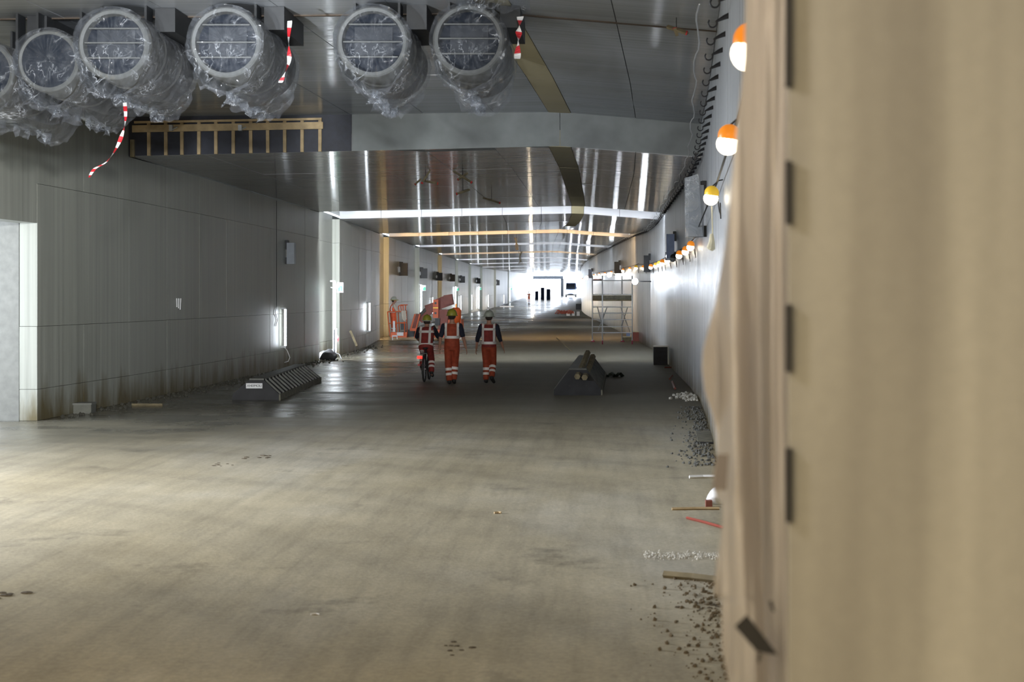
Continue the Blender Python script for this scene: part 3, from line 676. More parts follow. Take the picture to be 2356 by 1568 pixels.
# cable path
FL = [(6.4, 3.33), (10.2, 3.33), (16.0, 3.34), (30.9, 3.3), (33.5, 3.28), (36.4, 3.27), (39.6, 3.27), (43.0, 3.3), (46.7, 3.31), (50, 3.34), (53.6, 3.37), (57.5, 3.4), (62, 3.42), (66, 3.45), (70, 3.4), (75, 3.4), (80, 3.4), (86, 3.4), (93, 3.4), (101, 3.45), (110, 3.45), (121, 3.5), (133, 3.5), (148, 3.5), (166, 3.6), (188, 3.7)]
first = None; grp = 'festoon lamps along the right wall'
for i, (Y, z) in enumerate(FL):
    r = .085; X = wallx(Y)-.13
    z = z+(RZ(Y) if Y > 60 else 0)
    loc = Vector((X, Y, z))
    named = {0: 'festoon lamp with an orange cap, topmost, half hidden by the hanging sheet', 1: 'festoon lamp with an orange cap, peeping out beside the hanging sheet', 2: 'festoon lamp with a yellow cap and a dangling plug, right of the grey sign box', 3: 'orange capped festoon lamp directly below the foremost grey sign box', 4: 'orange capped festoon lamp, second in the row left of the foremost sign box foot', 5: 'orange capped festoon lamp, third in the row left of the foremost sign box foot', 6: 'dark switched off festoon lamp beside the blue sign box'}
    cap = M_yellow if i in (2, 9, 10, 13) else M_orange
    lab = named.get(i, '%s festoon lamp from the right in the row along the right wall' % ORD[i])
    t = thing('festoon_lamp', tuple(loc), lab, 'lamp', grp)
    if i < 14:
        part('globe', M_grey if i == 6 else E_bulb, t, lambda bm: ball(bm, loc+Vector((-.01, 0, -.06)), r, 16, 10, (1, 1, .95)), True)
        def capf(bm):
            vs = ball(bm, loc, r*.98, 16, 10)
            bmesh.ops.bisect_plane(bm, geom=bm.verts[:]+bm.edges[:]+bm.faces[:], plane_co=loc+Vector((0, 0, -.035)), plane_no=(0, 0, -1), clear_outer=True)
        part('cap', cap if i != 6 else M_darksteel, t, capf, True)
        part('wall_hook', M_cable, t, lambda bm: tube(bm, [loc+Vector((0, 0, .07)), loc+Vector((.08, 0, .14)), loc+Vector((.126, 0, .15))], .008, 6))
        if i == 2:
            part('plug_cord', M_rope, t, lambda bm: tube(bm, [loc+Vector((-.0, 0, -.15)), loc+Vector((.01, 0, -.45)), loc+Vector((0, 0, -.48))], .009, 6))
            part('plug', M_rope, t, lambda bm: tube(bm, [loc+Vector((0, 0, -.46)), loc+Vector((0, 0, -.55)), loc+Vector((-.01, 0, -.62)), loc+Vector((-.02, 0, -.64))], [.02, .035, .05, .03], 8))
        part('lead', M_cable, t, lambda bm: tube(bm, [loc+Vector((.06, 0, -.02)), loc+Vector((.09, .05, -.2)), loc+Vector((.11, .1, -.28)), loc+Vector((.11, .18, -.1))], .008, 5))
    else:
        part('globe', E_bulb, t, lambda bm: ball(bm, loc+Vector((-.01, 0, -.06)), r, 10, 6), True)
        part('cap', cap, t, lambda bm: ball(bm, loc+Vector((0, 0, .0)), r*.85, 8, 6), True)
fc = tag(part('festoon_cable', M_cable, None, lambda bm: tube(bm, [(wallx(Y)-.07, Y, z+.12+(RZ(Y) if Y > 60 else 0)) for Y, z in FL], .012, 5)), 'thin black cable linking the festoon lamps on the right wall', 'cable')

# cable hooks on the right wall
hk = None; n = 0; Y = 13.3
while Y < 132 and n < 99:
    z = lerpt(Y, [(13, 4.95), (30, 4.93), (140, 4.95)])+RZ(Y)
    loc = Vector((wallx(Y), Y, z))
    if hk is None:
        hk = thing('cable_hook', tuple(loc), 'small black cable hook in the receding row on the right wall', 'hook', 'cable hooks on the right wall'); hloc = loc
        part('loop', M_cable, hk, lambda bm: ring(bm, loc+Vector((-.16, 0, -.03)), (0, 1, 0), .042, .009, 12, 5, -PI*.2, PI*1.25))
        part('arm', M_cable, hk, lambda bm: tube(bm, [loc+Vector((.01, 0, .05)), loc+Vector((-.04, 0, .03)), loc+Vector((-.12, 0, -.01))], [.03, .024, .011], 8))
    else: copytree(hk, loc-hloc, '%s black cable hook from the top of the row on the right wall' % ORD[n] if n < 16 else None)
    if n == 0: hk_first = hk
    n += 1; Y += .98 if Y < 60 else (1.3 if Y < 90 else 2.0)
hk_first['label'] = 'topmost black cable hook on the right wall, at the upper edge of the photo'
def hcable(off, z0, r, y0, wob, name, lab, mt):
    def f(bm):
        pts = []; Y = y0
        while Y < 200:
            z = lerpt(Y, [(13, 4.95), (30, 4.93), (200, 4.95)])+RZ(Y)
            pts.append((wallx(Y)+off+wob*math.sin(Y*2.1), Y, z+z0+wob*math.sin(Y*3.1))); Y += .5 if Y < 60 else 4
        tube(bm, pts, r, 6)
    return tag(part(name, mt, None, f), lab, 'cable')
hcable(-.16, -.05, .022, 27, .004, 'power_cable', 'thick black cable carried by the hooks along the top of the right wall', M_cable)
hcable(-.30, .02, .008, 13.5, .025, 'thin_cable', 'thin wavy grey cable beside the hooks at the top of the right wall', M_steel)

# sign boxes on walls
def sign_box(side, Y, z0, z1, d, mat, label, wrapx=False, lamp=False):
    X = wallx(Y, side); s = -side; r = RZ(Y)
    a, b_ = sorted((X+s*.05, X+s*(.05+d)))
    t = thing('sign_box', (X+s*.05, Y, z0+r), label, 'sign', 'wrapped sign boxes on the tunnel walls')
    part('housing', mat, t, lambda bm: box(bm, (a, Y, z0+r), (b_, Y+.22, z1+r)))
    part('bracket', M_darksteel, t, lambda bm: (box(bm, (min(X, X+s*.08), Y+.02, z1-.2+r), (max(X, X+s*.08), Y+.1, z1+.08+r)), box(bm, (min(X, X+s*(d*.4)), Y-.02, z1+.0+r), (max(X, X+s*(d*.5)), Y+.06, z1+.07+r)), box(bm, (min(X, X+s*.08), Y+.02, z0+r), (max(X, X+s*.08), Y+.1, z0+.2+r))))
    if wrapx:
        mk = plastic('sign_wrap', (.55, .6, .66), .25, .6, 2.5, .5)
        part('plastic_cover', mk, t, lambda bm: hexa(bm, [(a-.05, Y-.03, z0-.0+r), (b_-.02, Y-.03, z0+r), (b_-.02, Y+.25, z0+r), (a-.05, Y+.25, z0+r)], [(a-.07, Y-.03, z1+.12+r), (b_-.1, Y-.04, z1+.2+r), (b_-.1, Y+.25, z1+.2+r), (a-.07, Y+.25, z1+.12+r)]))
    return t
sign_box(1, 25.6, 3.25, 4.18, .27, M_grey, 'large grey sign box in clear plastic, foremost on the right wall', True)
sign_box(1, 40.5, 3.25, 3.95, .22, M_blue, 'blue sign box on the right wall above a white floodlight')
sign_box(1, 60, 3.2, 3.9, .24, M_darksteel, 'dark sign box on the right wall behind the scaffold top')
sign_box(1, 79, 3.25, 3.9, .3, M_darksteel, 'dark sign box on the right wall above the scaffold guard rail')
sign_box(1, 116, 3.3, 4.0, .3, M_blue, 'small blue grey sign box on the right wall left of the scaffold')
for q, (px, y0, y1, lb) in enumerate([(659, 607, 558, 'grey sign box nearest on the left wall, above the short tube lamp'), (940, 634, 605, 'sign box on the left wall above the lift basket'), (994, 640, 617, 'sign box on the left wall right of the warm lit joint, second dark one'), (1031, 645, 627, None), (1060, 647, 631, None), (1085, 650, 635, None), (1124, 652, 640, None), (1167, 656, 644, None)]):
    Y = {0: 43.2, 1: 78, 2: 92, 3: 106, 4: 120, 5: 133, 6: 158, 7: 195}[q]
    z0 = HC+(VY-y0)/F*Y-RZ(Y); z1 = HC+(VY-y1)/F*Y-RZ(Y)
    sign_box(-1, Y, z0, z1, .23 if q == 0 else .4, M_grey if q == 0 else M_darksteel, lb or 'small dark sign box, %s from the left on the left wall' % ORD[q])
# floodlights
E_flood2 = emit('soft_floodlight', (.85, .92, 1), 14)
def flood(px, py, Y, rad, label):
    p = W(px, py, Y); t = thing('floodlight', tuple(p), label, 'lamp', 'white floodlights on the right wall')
    part('lens', E_flood2 if Y < 50 else E_flood, t, lambda bm: ball(bm, p, rad, 12, 8, (1, .5, 1)), True)
    part('bracket', M_darksteel, t, lambda bm: (box(bm, p+Vector((-.02, .05, -.02)), Vector((wallx(Y)+.0, Y+.09, p.z+.02))), box(bm, p+Vector((-.09, .06, -.12)), p+Vector((.09, .16, .12)))))
flood(1538, 589, 41.5, .075, 'white floodlight below the blue sign box')
flood(1461, 647, 59.6, .13, 'brightest white floodlight, right of the scaffold')
flood(1402, 632, 84, .14, 'white floodlight seen through the scaffold guard rail')
flood(1349, 639, 117, .16, 'white floodlight left of the scaffold')

# left wall tubes
TB = [(650, 795, 711, 0), (764, 812, 648, 1), (846, 760, 697, 0), (966, 722, 655, 1), (993, 720, 684, 0), (1046, 712, 659, 1), (1058.5, 714, 680, 0), (1084, 711, 678, 0), (1100, 712, 659, 1), (1122, 706, 678, 0), (1158, 703, 678, 0), (1183, 702, 661, 1), (1196, 700, 678, 0)]
def solveY(px):
    Y = 30.
    for _ in range(2000):
        if VX+(wallx(Y, -1)+.06)/Y*F >= px: break
        Y += .1
    return Y
nm = {0: 'short white tube lamp nearest on the left wall, with a pale lead', 1: 'tall white tube lamp on the left wall beside the first exit sign', 2: 'short white tube lamp on the left wall, left of the warm lit joint', 3: 'tall white tube lamp behind the orange lift, with an exit sign', 4: 'short white tube lamp between the two tall ones behind the orange lift'}
for i, (px, y0, y1, sg) in enumerate(TB):
    Y = solveY(px); X = wallx(Y, -1)+.14
    za, zb = W(px, y0, Y).z, W(px, y1, Y).z; za = max(za, RZ(Y)+.3); zb = min(zb, RZ(Y)+3.1)
    t = thing('tube_lamp', (X, Y, za), nm.get(i, '%s upright tube lamp from the left along the left wall, far down the tunnel' % ORD[i]), 'lamp', 'upright tube lamps on the left wall')
    rr = (.032 if i < 3 else .028) if not sg else .05
    part('tube', E_tube if i < 3 else E_tubefar, t, lambda bm: tube(bm, [(X, Y, za), (X, Y, zb)], rr, 10), True)
    part('end_cap', M_steel, t, lambda bm: (box(bm, (X-.15, Y-.03, za-.06), (X+.03, Y+.03, za)), box(bm, (X-.15, Y-.03, zb), (X+.03, Y+.03, zb+.05))))
    if i == 0: part('lead', M_tapew, t, lambda bm: tube(bm, [W(653, 797, 42.8), W(661, 806, 42.5), W(667, 822, 42.3), W(663, 831, 42.3), W(655, 833, 42.5)], .012, 6))
    if sg:
        t2 = thing('exit_sign', (X+.15, Y, zb-.3), {1: 'green and white exit sign beside the tall tube lamp nearest on the left wall', 3: 'green and white exit sign on the left wall above the orange lift'}.get(i, 'tiny exit sign beside the %s tube lamp from the left' % ORD[i]), 'sign', 'exit signs on the left wall')
        part('plate', M_tapew, t2, lambda bm: box(bm, (X+.08, Y+.08, zb-.38), (X+.30, Y+.11, zb-.02)))
        part('panel', M_green, t2, lambda bm: (box(bm, (X+.11, Y+.07, zb-.34), (X+.20, Y+.079, zb-.2)), box(bm, (X+.16, Y+.07, zb-.2), (X+.27, Y+.079, zb-.15)), box(bm, (X+.22, Y+.07, zb-.34), (X+.27, Y+.079, zb-.2))))
        part('arm', M_steel, t2, lambda bm: box(bm, (X-.15, Y+.09, zb-.22), (X+.09, Y+.105, zb-.19)))

# ---------------------------------------------------------------- crash cushion prisms
def ribbed(front, back, H, wf, wb, topf, topb, label, nm_lab, nslat):
    # front/back: (Xleft, Y); profile trapezoid width w, top from topl..topr
    t = thing('ribbed_block', (front[0], front[1], 0), label, 'barrier', 'black ribbed barrier blocks')
    (x0, y0), (x1, y1) = front, back
    f = [(x0, 0), (x0+wf, 0), (x0+wf, .12), (x0+topf[1], H), (x0+topf[0], H), (x0, .12)]
    b_ = [(x1, 0), (x1+wb, 0), (x1+wb, .12), (x1+topb[1], H), (x1+topb[0], H), (x1, .12)]
    def P(q, s, k=1.0):
        a, c2 = f[q], b_[q]; cx0, cx1 = x0+wf/2, x1+wb/2
        return Vector((cx0+(a[0]-cx0)*k, y0, a[1]*k)).lerp(Vector((cx1+(c2[0]-cx1)*k, y1, c2[1]*k)), s)
    part('core', M_rubber, t, lambda bm: hexa(bm, [P(q, .01, .93) for q in range(6)], [P(q, .99, .93) for q in range(6)]))
    part('front_plate', M_rubber, t, lambda bm: hexa(bm, [P(q, 0) for q in range(6)], [P(q, .012) for q in range(6)]))
    part('back_plate', M_rubber, t, lambda bm: hexa(bm, [P(q, .988) for q in range(6)], [P(q, 1) for q in range(6)]))
    part('curb', M_curb, t, lambda bm: (hexa(bm, [P(1, 0), P(1, 0)+Vector((.03, 0, 0)), P(2, 0)+Vector((.03, 0, 0)), P(2, 0)], [P(1, 1), P(1, 1)+Vector((.03, 0, 0)), P(2, 1)+Vector((.03, 0, 0)), P(2, 1)])))
    for i in range(nslat):
        s = (i+.5)/nslat; w2 = .028/abs(y1-y0)
        for qa, qb in ((2, 3), (5, 4)):
            a0, a1 = P(qa, s-w2), P(qa, s+w2); c0, c1 = P(qb, s-w2), P(qb, s+w2); up = Vector((0, 0, .03))
            part('slat', M_darkrib, t, lambda bm: hexa(bm, [a0-up, a1-up, c1-up, c0-up], [a0+up*.7, a1+up*.7, c1+up*.7, c0+up*.7]))
    part('ridge_rail', M_darkrib, t, lambda bm: hexa(bm, [P(3, 0), P(4, 0), P(4, 0)+Vector((0, 0, .03)), P(3, 0)+Vector((0, 0, .03))], [P(3, 1), P(4, 1), P(4, 1)+Vector((0, 0, .03)), P(3, 1)+Vector((0, 0, .03))]))
    for k in (-.18, 0, .2):
        part('bolt_hole', M_cable, t, lambda bm: tube(bm, [(x0+wf/2+k, y0-.006, .2), (x0+wf/2+k, y0+.01, .2)], .022, 10))
    return t, P
rb, P = ribbed((-1.07, 31.3), (-.98, 38.5), .56, 1.04, 1.06, (.34, .72), (.34, .74), 'black ribbed barrier block with old timbers leaning on it, right of the walkers', '', 16)
lb, P2 = ribbed((-7.78, 29.9), (-8.2, 36.3), .42, .98, 1.0, (.36, .66), (.36, .62), 'black ribbed barrier block with a white plate, by the left wall', '', 14)
part('name_plate', M_tapew, lb, lambda bm: box(bm, W(566, 893, 29.86), W(604, 881, 29.88)))
def lettering(txt, loc, size, mat, parent, name='lettering'):
    cu = bpy.data.curves.new(name, 'FONT'); cu.body = txt; cu.size = size; cu.extrude = .003; cu.align_x = 'CENTER'; cu.align_y = 'CENTER'
    tmp = bpy.data.objects.new('tmp', cu); C.objects.link(tmp); dg = bpy.context.evaluated_depsgraph_get()
    me = bpy.data.meshes.new_from_object(tmp.evaluated_get(dg)); bpy.data.objects.remove(tmp)
    me.transform(Matrix.Translation(Vector(loc)-Vector(parent['_base'])) @ Matrix.Rotation(PI/2, 4, 'X'))
    me.materials.clear(); me.materials.append(mat); o = bpy.data.objects.new(name, me); C.objects.link(o); o.parent = parent; return o
lettering('XHEIMOLI', W(585, 887, 29.85), .068, M_cable, lb)
for k, (a, b_) in enumerate((((1328, 866), (1352, 811)), ((1345, 868), (1364, 820)))):
    pa = W(a[0], a[1], 31.15); pb = W(b_[0], b_[1], 33.1)
    tag(part('timber_beam', M_oldwood, None, lambda bm: (tube(bm, [pa, pa.lerp(pb, .5)+Vector((.01, 0, 0)), pb], .07, 6), )), ['left of two old timber beams leaning on the black ribbed block', 'right of two old timber beams leaning on the black ribbed block'][k], 'timber')

# ---------------------------------------------------------------- people
def fuse(fn, voxel, name, mat, parent, smooth_it=3, M=None):
    bm = bmesh.new(); fn(bm); me = bpy.data.meshes.new('t'); bm.to_mesh(me); bm.free()
    o = bpy.data.objects.new('t', me); C.objects.link(o)
    r = o.modifiers.new('r', 'REMESH'); r.mode = 'VOXEL'; r.voxel_size = voxel; r.use_smooth_shade = True
    s = o.modifiers.new('s', 'SMOOTH'); s.iterations = smooth_it; s.factor = .5
    dg = bpy.context.evaluated_depsgraph_get(); m2 = bpy.data.meshes.new_from_object(o.evaluated_get(dg))
    bpy.data.objects.remove(o); bpy.data.meshes.remove(me)
    m2.materials.clear(); m2.materials.append(mat); m2.name = name
    for p in m2.polygons: p.use_smooth = True
    ob = bpy.data.objects.new(name, m2); C.objects.link(ob); ob.parent = parent; return ob
def cap(bm, a, ra, b_, rb_, seg=14):
    a = Vector(a); b_ = Vector(b_); tube(bm, [a, b_], [ra, rb_], seg); ball(bm, a, ra, seg, 8); ball(bm, b_, rb_, seg, 8)
def loft(bm, secs, seg=20):
    # secs: (center, rx, ry, axis tilt vector up)
    rings = []
    for i, (c, rx, ry) in enumerate(secs):
        c = Vector(c); d = (Vector(secs[min(i+1, len(secs)-1)][0])-Vector(secs[max(i-1, 0)][0])).normalized()
        a = Vector((1, 0, 0)); b_ = d.cross(a).normalized()
        rings.append([bm.verts.new(c+a*rx*math.cos(2*PI*k/seg)+b_*ry*math.sin(2*PI*k/seg)) for k in range(seg)])
    for A, B in zip(rings, rings[1:]):
        for k in range(seg): bm.faces.new((A[k], A[(k+1) % seg], B[(k+1) % seg], B[k]))
    bm.faces.new(rings[0][::-1]); bm.faces.new(rings[-1])
    bmesh.ops.recalc_face_normals(bm, faces=bm.faces)
def band(src, name, mat, parent, planes, push=.005):
    bm = bmesh.new(); bm.from_mesh(src.data)
    for pc, pn in planes:
        bmesh.ops.bisect_plane(bm, geom=bm.verts[:]+bm.edges[:]+bm.faces[:], plane_co=pc, plane_no=pn, clear_outer=True)
    bm.normal_update()
    for v in bm.verts: v.co += v.normal*push
    if not bm.faces: bm.free(); return
    me = bpy.data.meshes.new(name); bm.to_mesh(me); bm.free(); me.materials.clear(); me.materials.append(mat)
    o = bpy.data.objects.new(name, me); C.objects.link(o); o.parent = parent; return o
def zb(a, b_): return [((0, 0, b_), (0, 0, 1)), ((0, 0, a), (0, 0, -1))]
def xb(a, b_): return [((b_, 0, 0), (1, 0, 0)), ((a, 0, 0), (-1, 0, 0))]
def hand(bm, wr, direc, inward, bend=.35):
    wr = Vector(wr); d = Vector(direc).normalized(); n = Vector(inward).normalized(); n = (n-d*n.dot(d)).normalized()  # palm normal (towards body)
    f = d.cross(n).normalized()  # front-back axis across the knuckles
    if f.y < 0: f = -f
    loftp = [(wr, .024), (wr+d*.04, .030), (wr+d*.085, .032)]
    for k in range(4):
        o = f*(-.027+.018*k); L = (.062, .072, .078, .070)[k]
        base = wr+d*.085+o; mid = base+d*L*.5+n*L*.12*1; tip = mid+(d*(1-bend)+n*bend).normalized()*L*.5
        cap(bm, wr+d*.01+o*.6, .014, base, .011, 8); cap(bm, base, .0105, mid, .0095, 8); cap(bm, mid, .0095, tip, .0075, 8)
    th0 = wr+d*.025+f*.02; th1 = th0+d*.035+f*.028+n*.012; th2 = th1+d*.032+f*.004+n*.012
    cap(bm, th0, .015, th1, .012, 8); cap(bm, th1, .011, th2, .009, 8)
def person(base, label, P, rotz=0, look='A', sc_=1.0):
    t = thing('person', tuple(base), label, 'person')
    t['_base'] = [0, 0, 0]; t.rotation_euler = (0, 0, rotz); t.scale = (sc_,)*3
    J = {k: Vector(v) for k, v in P.items() if k not in ('cols', 'bands', 'helm', 'sleeve', 'vlo', 'bend')}
    hip, ch, nk, hd = J['hip'], J['chest'], J['neck'], J['head']
    up = (ch-hip).normalized()
    def body(bm):
        loft(bm, [(hip-up*.08, .13, .09), (hip, .165, .115), (hip.lerp(ch, .4), .145, .10), (ch, .175, .12), (ch.lerp(nk, .7), .14, .085), (nk, .07, .06)])
        cap(bm, nk-(hd-nk).normalized()*.06, .062, hd-(hd-nk).normalized()*.04, .056)
        ball(bm, hd+Vector((0, .005, .01)), .105, 20, 14, (.80, .96, 1.12)); ball(bm, hd+Vector((0, .03, -.06)), .07, 14, 10, (.85, .85, .9))
        cap(bm, hd+Vector((0, .095, .0)), .012, hd+Vector((0, .118, -.035)), .016, 8)   # nose
        cap(bm, hd+Vector((-.02, .098, -.068)), .009, hd+Vector((.02, .098, -.068)), .009, 8)
        for s in (-1, 1): ball(bm, hd+Vector((s*.086, -.005, -.02)), .03, 10, 8, (.35, .7, 1.1))
        for s, n_ in ((-1, 'l'), (1, 'r')):
            sh_, el, wr = J['sh'+n_], J['el'+n_], J['wr'+n_]
            cap(bm, ch+Vector((s*.1, 0, .06)), .07, sh_, .06); cap(bm, sh_, .056, el, .043); cap(bm, el, .043, wr, .028)
            hand(bm, wr, (wr-el) if 'hd'+n_ not in J else J['hd'+n_], (-s, .0, 0), P.get('bend', .35))
            kn, an, to = J['kn'+n_], J['an'+n_], J['to'+n_]
            cap(bm, hip+Vector((s*.085, 0, -.03)), .088, kn, .055); cap(bm, kn, .055, an, .04); cap(bm, an-Vector((0, 0, .03)), .035, to, .03)
    fuse(body, .0065, 'body', M_skin, t)
    for s in (-1, 1):
        def ey(bm): ball(bm, hd+Vector((s*.032, .088, .004)), .012, 8, 6)
        b1 = bmesh.new(); ey(b1); finish(b1, 'eye', M_eyew, t)
    tm = P['cols'][0]
    def trs(bm):
        loft(bm, [(hip-up*.10, .15, .115), (hip, .185, .135), (hip+up*.10, .17, .12)])
        for s, n_ in ((-1, 'l'), (1, 'r')):
            kn, an = J['kn'+n_], J['an'+n_]
            cap(bm, hip+Vector((s*.088, 0, -.04)), .105, kn, .083); cap(bm, kn, .083, an+(kn-an).normalized()*.05, .074)
    tr = fuse(trs, .014, 'trousers', tm, t)
    for n_ in 'lr':
        kn, an = J['kn'+n_], J['an'+n_]; ax = (kn-an).normalized(); L = (kn-an).length
        s = -1 if n_ == 'l' else 1; mid = (J['knl']+J['knr']+J['anl']+J['anr'])/4
        side = [((mid.x, mid.y, 0), (-s, 0, 0))]
        for q0, q1 in ((.10, .16), (.215, .28)):
            band(tr, 'reflective_band', M_reflect, t, [(an+ax*(q0+.03), -ax), (an+ax*(q1+.03), ax)]+side+[(kn+ax*.02, ax)])
    vm = P['cols'][1]
    def vst(bm):
        loft(bm, [(hip+up*P.get('vlo', .02), .188, .14), (hip.lerp(ch, .5), .178, .135), (ch, .20, .145), (ch.lerp(nk, .55), .185, .12), (ch.lerp(nk, .88), .10, .08)])
        for s, n_ in ((-1, 'l'), (1, 'r')): cap(bm, ch+Vector((s*.06, 0, .07)), .085, J['sh'+n_]+Vector((-s*.03, 0, .012)), .07)
    ve = fuse(vst, .012, 'vest', vm, t)
    for pl in P['bands']: band(ve, 'reflective_band', M_reflect, t, pl)
    slm = P['cols'][2]; sl = P.get('sleeve', .8)
    for s, n_ in ((-1, 'l'), (1, 'r')):
        sh_, el, wr = J['sh'+n_], J['el'+n_], J['wr'+n_]
        def slv(bm):
            cap(bm, sh_, .073, sh_.lerp(el, min(1, sl)), .062)
            if sl > 1: cap(bm, el, .06, el.lerp(wr, sl-1), .05)
        fuse(slv, .013, 'sleeve', slm, t)
        to, an = J['to'+n_], J['an'+n_]
        def bt(bm):
            cap(bm, an+(J['kn'+n_]-an).normalized()*.08, .055, an, .055); cap(bm, an-Vector((0, .02, .02)) if to.z < .1 else an, .05, to, .042)
        fuse(bt, .012, 'boot', M_boot, t)
    # hair and helmet
    def hr(bm): ball(bm, hd+Vector((0, -.012, .02)), .108, 18, 12, (.84, .95, 1.1)); bmesh.ops.bisect_plane(bm, geom=bm.verts[:]+bm.edges[:]+bm.faces[:], plane_co=hd+Vector((0, .03, -.02)), plane_no=(0, .8, -.5), clear_outer=True)
    b1 = bmesh.new(); hr(b1); finish(b1, 'hair', M_hair, t, True)
    def hel(bm):
        vs = ball(bm, hd+Vector((0, 0, .045)), .135, 24, 14, (.9, 1.08, 1.0)); bmesh.ops.bisect_plane(bm, geom=bm.verts[:]+bm.edges[:]+bm.faces[:], plane_co=hd+Vector((0, 0, .02)), plane_no=(0, 0, -1), clear_outer=True)
        tube(bm, [hd+Vector((0, -.1, .10)), hd+Vector((0, -.05, .17)), hd+Vector((0, .05, .175)), hd+Vector((0, .11, .12))], .014, 6)
    b1 = bmesh.new(); hel(b1); he = finish(b1, 'helmet', P['helm'][0], t, True)
    b1 = bmesh.new()
    for q in range(28):
        pass
    tube(b1, [hd+Vector((math.cos(a)*.128, math.sin(a)*(.152+(.05 if math.sin(a) > .5 else 0)), .018)) for a in [2*PI*k/28 for k in range(29)]], .013, 6)
    finish(b1, 'helmet_brim', P['helm'][1], he, True)
    return t
std = dict(hip=(0, 0, .94), chest=(0, 0, 1.28), neck=(0, 0, 1.50), head=(0, .01, 1.66), shl=(-.19, 0, 1.42), shr=(.19, 0, 1.42))
A = dict(std); A.update(ell=(-.275, -.03, 1.15), wrl=(-.30, .05, .90), elr=(.27, -.03, 1.15), wrr=(.335, .02, .89),
    knl=(-.09, .02, .5), anl=(-.06, -.05, .10), tol=(-.06, .12, .045), knr=(.07, .1, .52), anr=(.045, .02, .12), tor=(.05, .2, .05),
    cols=(M_hivis, M_hivis, M_navy), sleeve=.85, helm=(M_hely, M_hely), vlo=-.02,
    bands=[zb(1.12, 1.185)+[], xb(-.17, -.115)+zb(1.14, 1.55), xb(.115, .17)+zb(1.14, 1.55)])
Yp = floorY(885); person(W(1040, 885, Yp), 'person walking away in the middle, orange workwear, olive helmet and short dark sleeves', A, math.radians(3), sc_=1.02)
B = dict(std); B.update(ell=(-.28, -.02, 1.13), wrl=(-.32, .03, .88), elr=(.27, -.04, 1.14), wrr=(.35, .04, .90),
    knl=(-.075, .05, .5), anl=(-.075, .0, .09), tol=(-.08, .16, .045), knr=(.10, .06, .52), anr=(.085, -.14, .17), tor=(.13, -.06, .05),
    cols=(M_hivis, M_hivisd, M_navy), sleeve=1.25, helm=(M_helw, M_helw), vlo=-.03,
    bands=[zb(1.33, 1.385), zb(.985, 1.05), xb(-.165, -.11)+zb(1.0, 1.55), xb(.11, .165)+zb(1.0, 1.55)])
Yp = floorY(882); person(W(1125, 882, Yp), 'person walking away on the right, red orange vest, pale helmet and long dark sleeves', B, math.radians(-2), sc_=1.0)
Cc = dict(hip=(0, -.12, .92), chest=(0, .02, 1.20), neck=(0, .10, 1.39), head=(0, .15, 1.53), shl=(-.19, .06, 1.32), shr=(.19, .06, 1.32),
    ell=(-.28, .25, 1.12), wrl=(-.26, .46, 1.04), elr=(.28, .25, 1.12), wrr=(.26, .46, 1.04), hdl=(0, 1, -.1), hdr=(0, 1, -.1), bend=.8,
    knl=(-.11, .26, .72), anl=(-.13, .12, .36), tol=(-.14, .26, .30), knr=(.11, .2, .55), anr=(.13, .0, .22), tor=(.14, .16, .13),
    cols=(M_hivisd, M_hivisd, M_navy), sleeve=.9, helm=(M_hely, M_helw), vlo=-.02,
    bands=[zb(1.24, 1.30), zb(.92, .98), xb(-.165, -.11)+zb(.93, 1.45), xb(.07, .125)+zb(.93, 1.45)])
Yc = floorY(876); pc = W(981, 876, Yc)
person(pc, 'person riding a bicycle away on the left, red orange vest, olive helmet with white rim', Cc, 0)
# bicycle
bk = thing('bicycle', tuple(pc), 'dark bicycle with a red tail light under the rider', 'bicycle')
def bp_(x, y, z): return pc+Vector((x, y, z))
for yc in (-.42, .62):
    wl = part('wheel', M_tyre, bk, lambda bm: ring(bm, bp_(0, yc, .33), (1, 0, 0), .31, .022, 36, 8), True)
    part('spokes', M_steel, wl, lambda bm: [tube(bm, [bp_(0, yc, .33), bp_(0, yc+math.cos(a)*.3, .33+math.sin(a)*.3)], .003, 4) for a in [2*PI*k/18 for k in range(18)]])
    part('hub', M_steel, wl, lambda bm: tube(bm, [bp_(-.04, yc, .33), bp_(.04, yc, .33)], .02, 8))
part('frame', M_darksteel, bk, lambda bm: [tube(bm, [bp_(*a), bp_(*b2)], .016, 8) for a, b2 in (((0, 0, .28), (0, -.15, .82)), ((0, 0, .28), (0, .42, .80)), ((0, -.12, .70), (0, .42, .84)), ((0, -.42, .33), (0, 0, .28)), ((0, -.42, .33), (0, -.13, .72)), ((0, .40, .92), (0, .62, .33)))])
part('saddle', M_rubber, bk, lambda bm: ball(bm, bp_(0, -.16, .85), .11, 12, 8, (.75, 1.2, .3)), True)
part('handlebar', M_steel, bk, lambda bm: tube(bm, [bp_(-.27, .43, 1.0), bp_(-.1, .47, 1.0), bp_(.1, .47, 1.0), bp_(.27, .43, 1.0)], .013, 8))
part('mudguard', M_darksteel, bk, lambda bm: tube(bm, [bp_(0, -.42+.36*math.cos(a), .33+.36*math.sin(a)) for a in [PI*(.35+.75*k/10) for k in range(11)]], .024, 6))
part('rack', M_darksteel, bk, lambda bm: box(bm, bp_(-.06, -.62, .72), bp_(.06, -.2, .74)))
part('tail_light', E_red, bk, lambda bm: box(bm, bp_(-.15, -.66, .60), bp_(-.03, -.62, .67)))
part('reflector', M_red, bk, lambda bm: box(bm, bp_(-.14, -.64, .42), bp_(-.08, -.62, .47)))
for s in (-1, 1): part('pedal', M_rubber, bk, lambda bm: box(bm, bp_(s*.13-.04, .05*s-.02, .28-s*.13), bp_(s*.13+.04, .05*s+.07, .3-s*.13)))

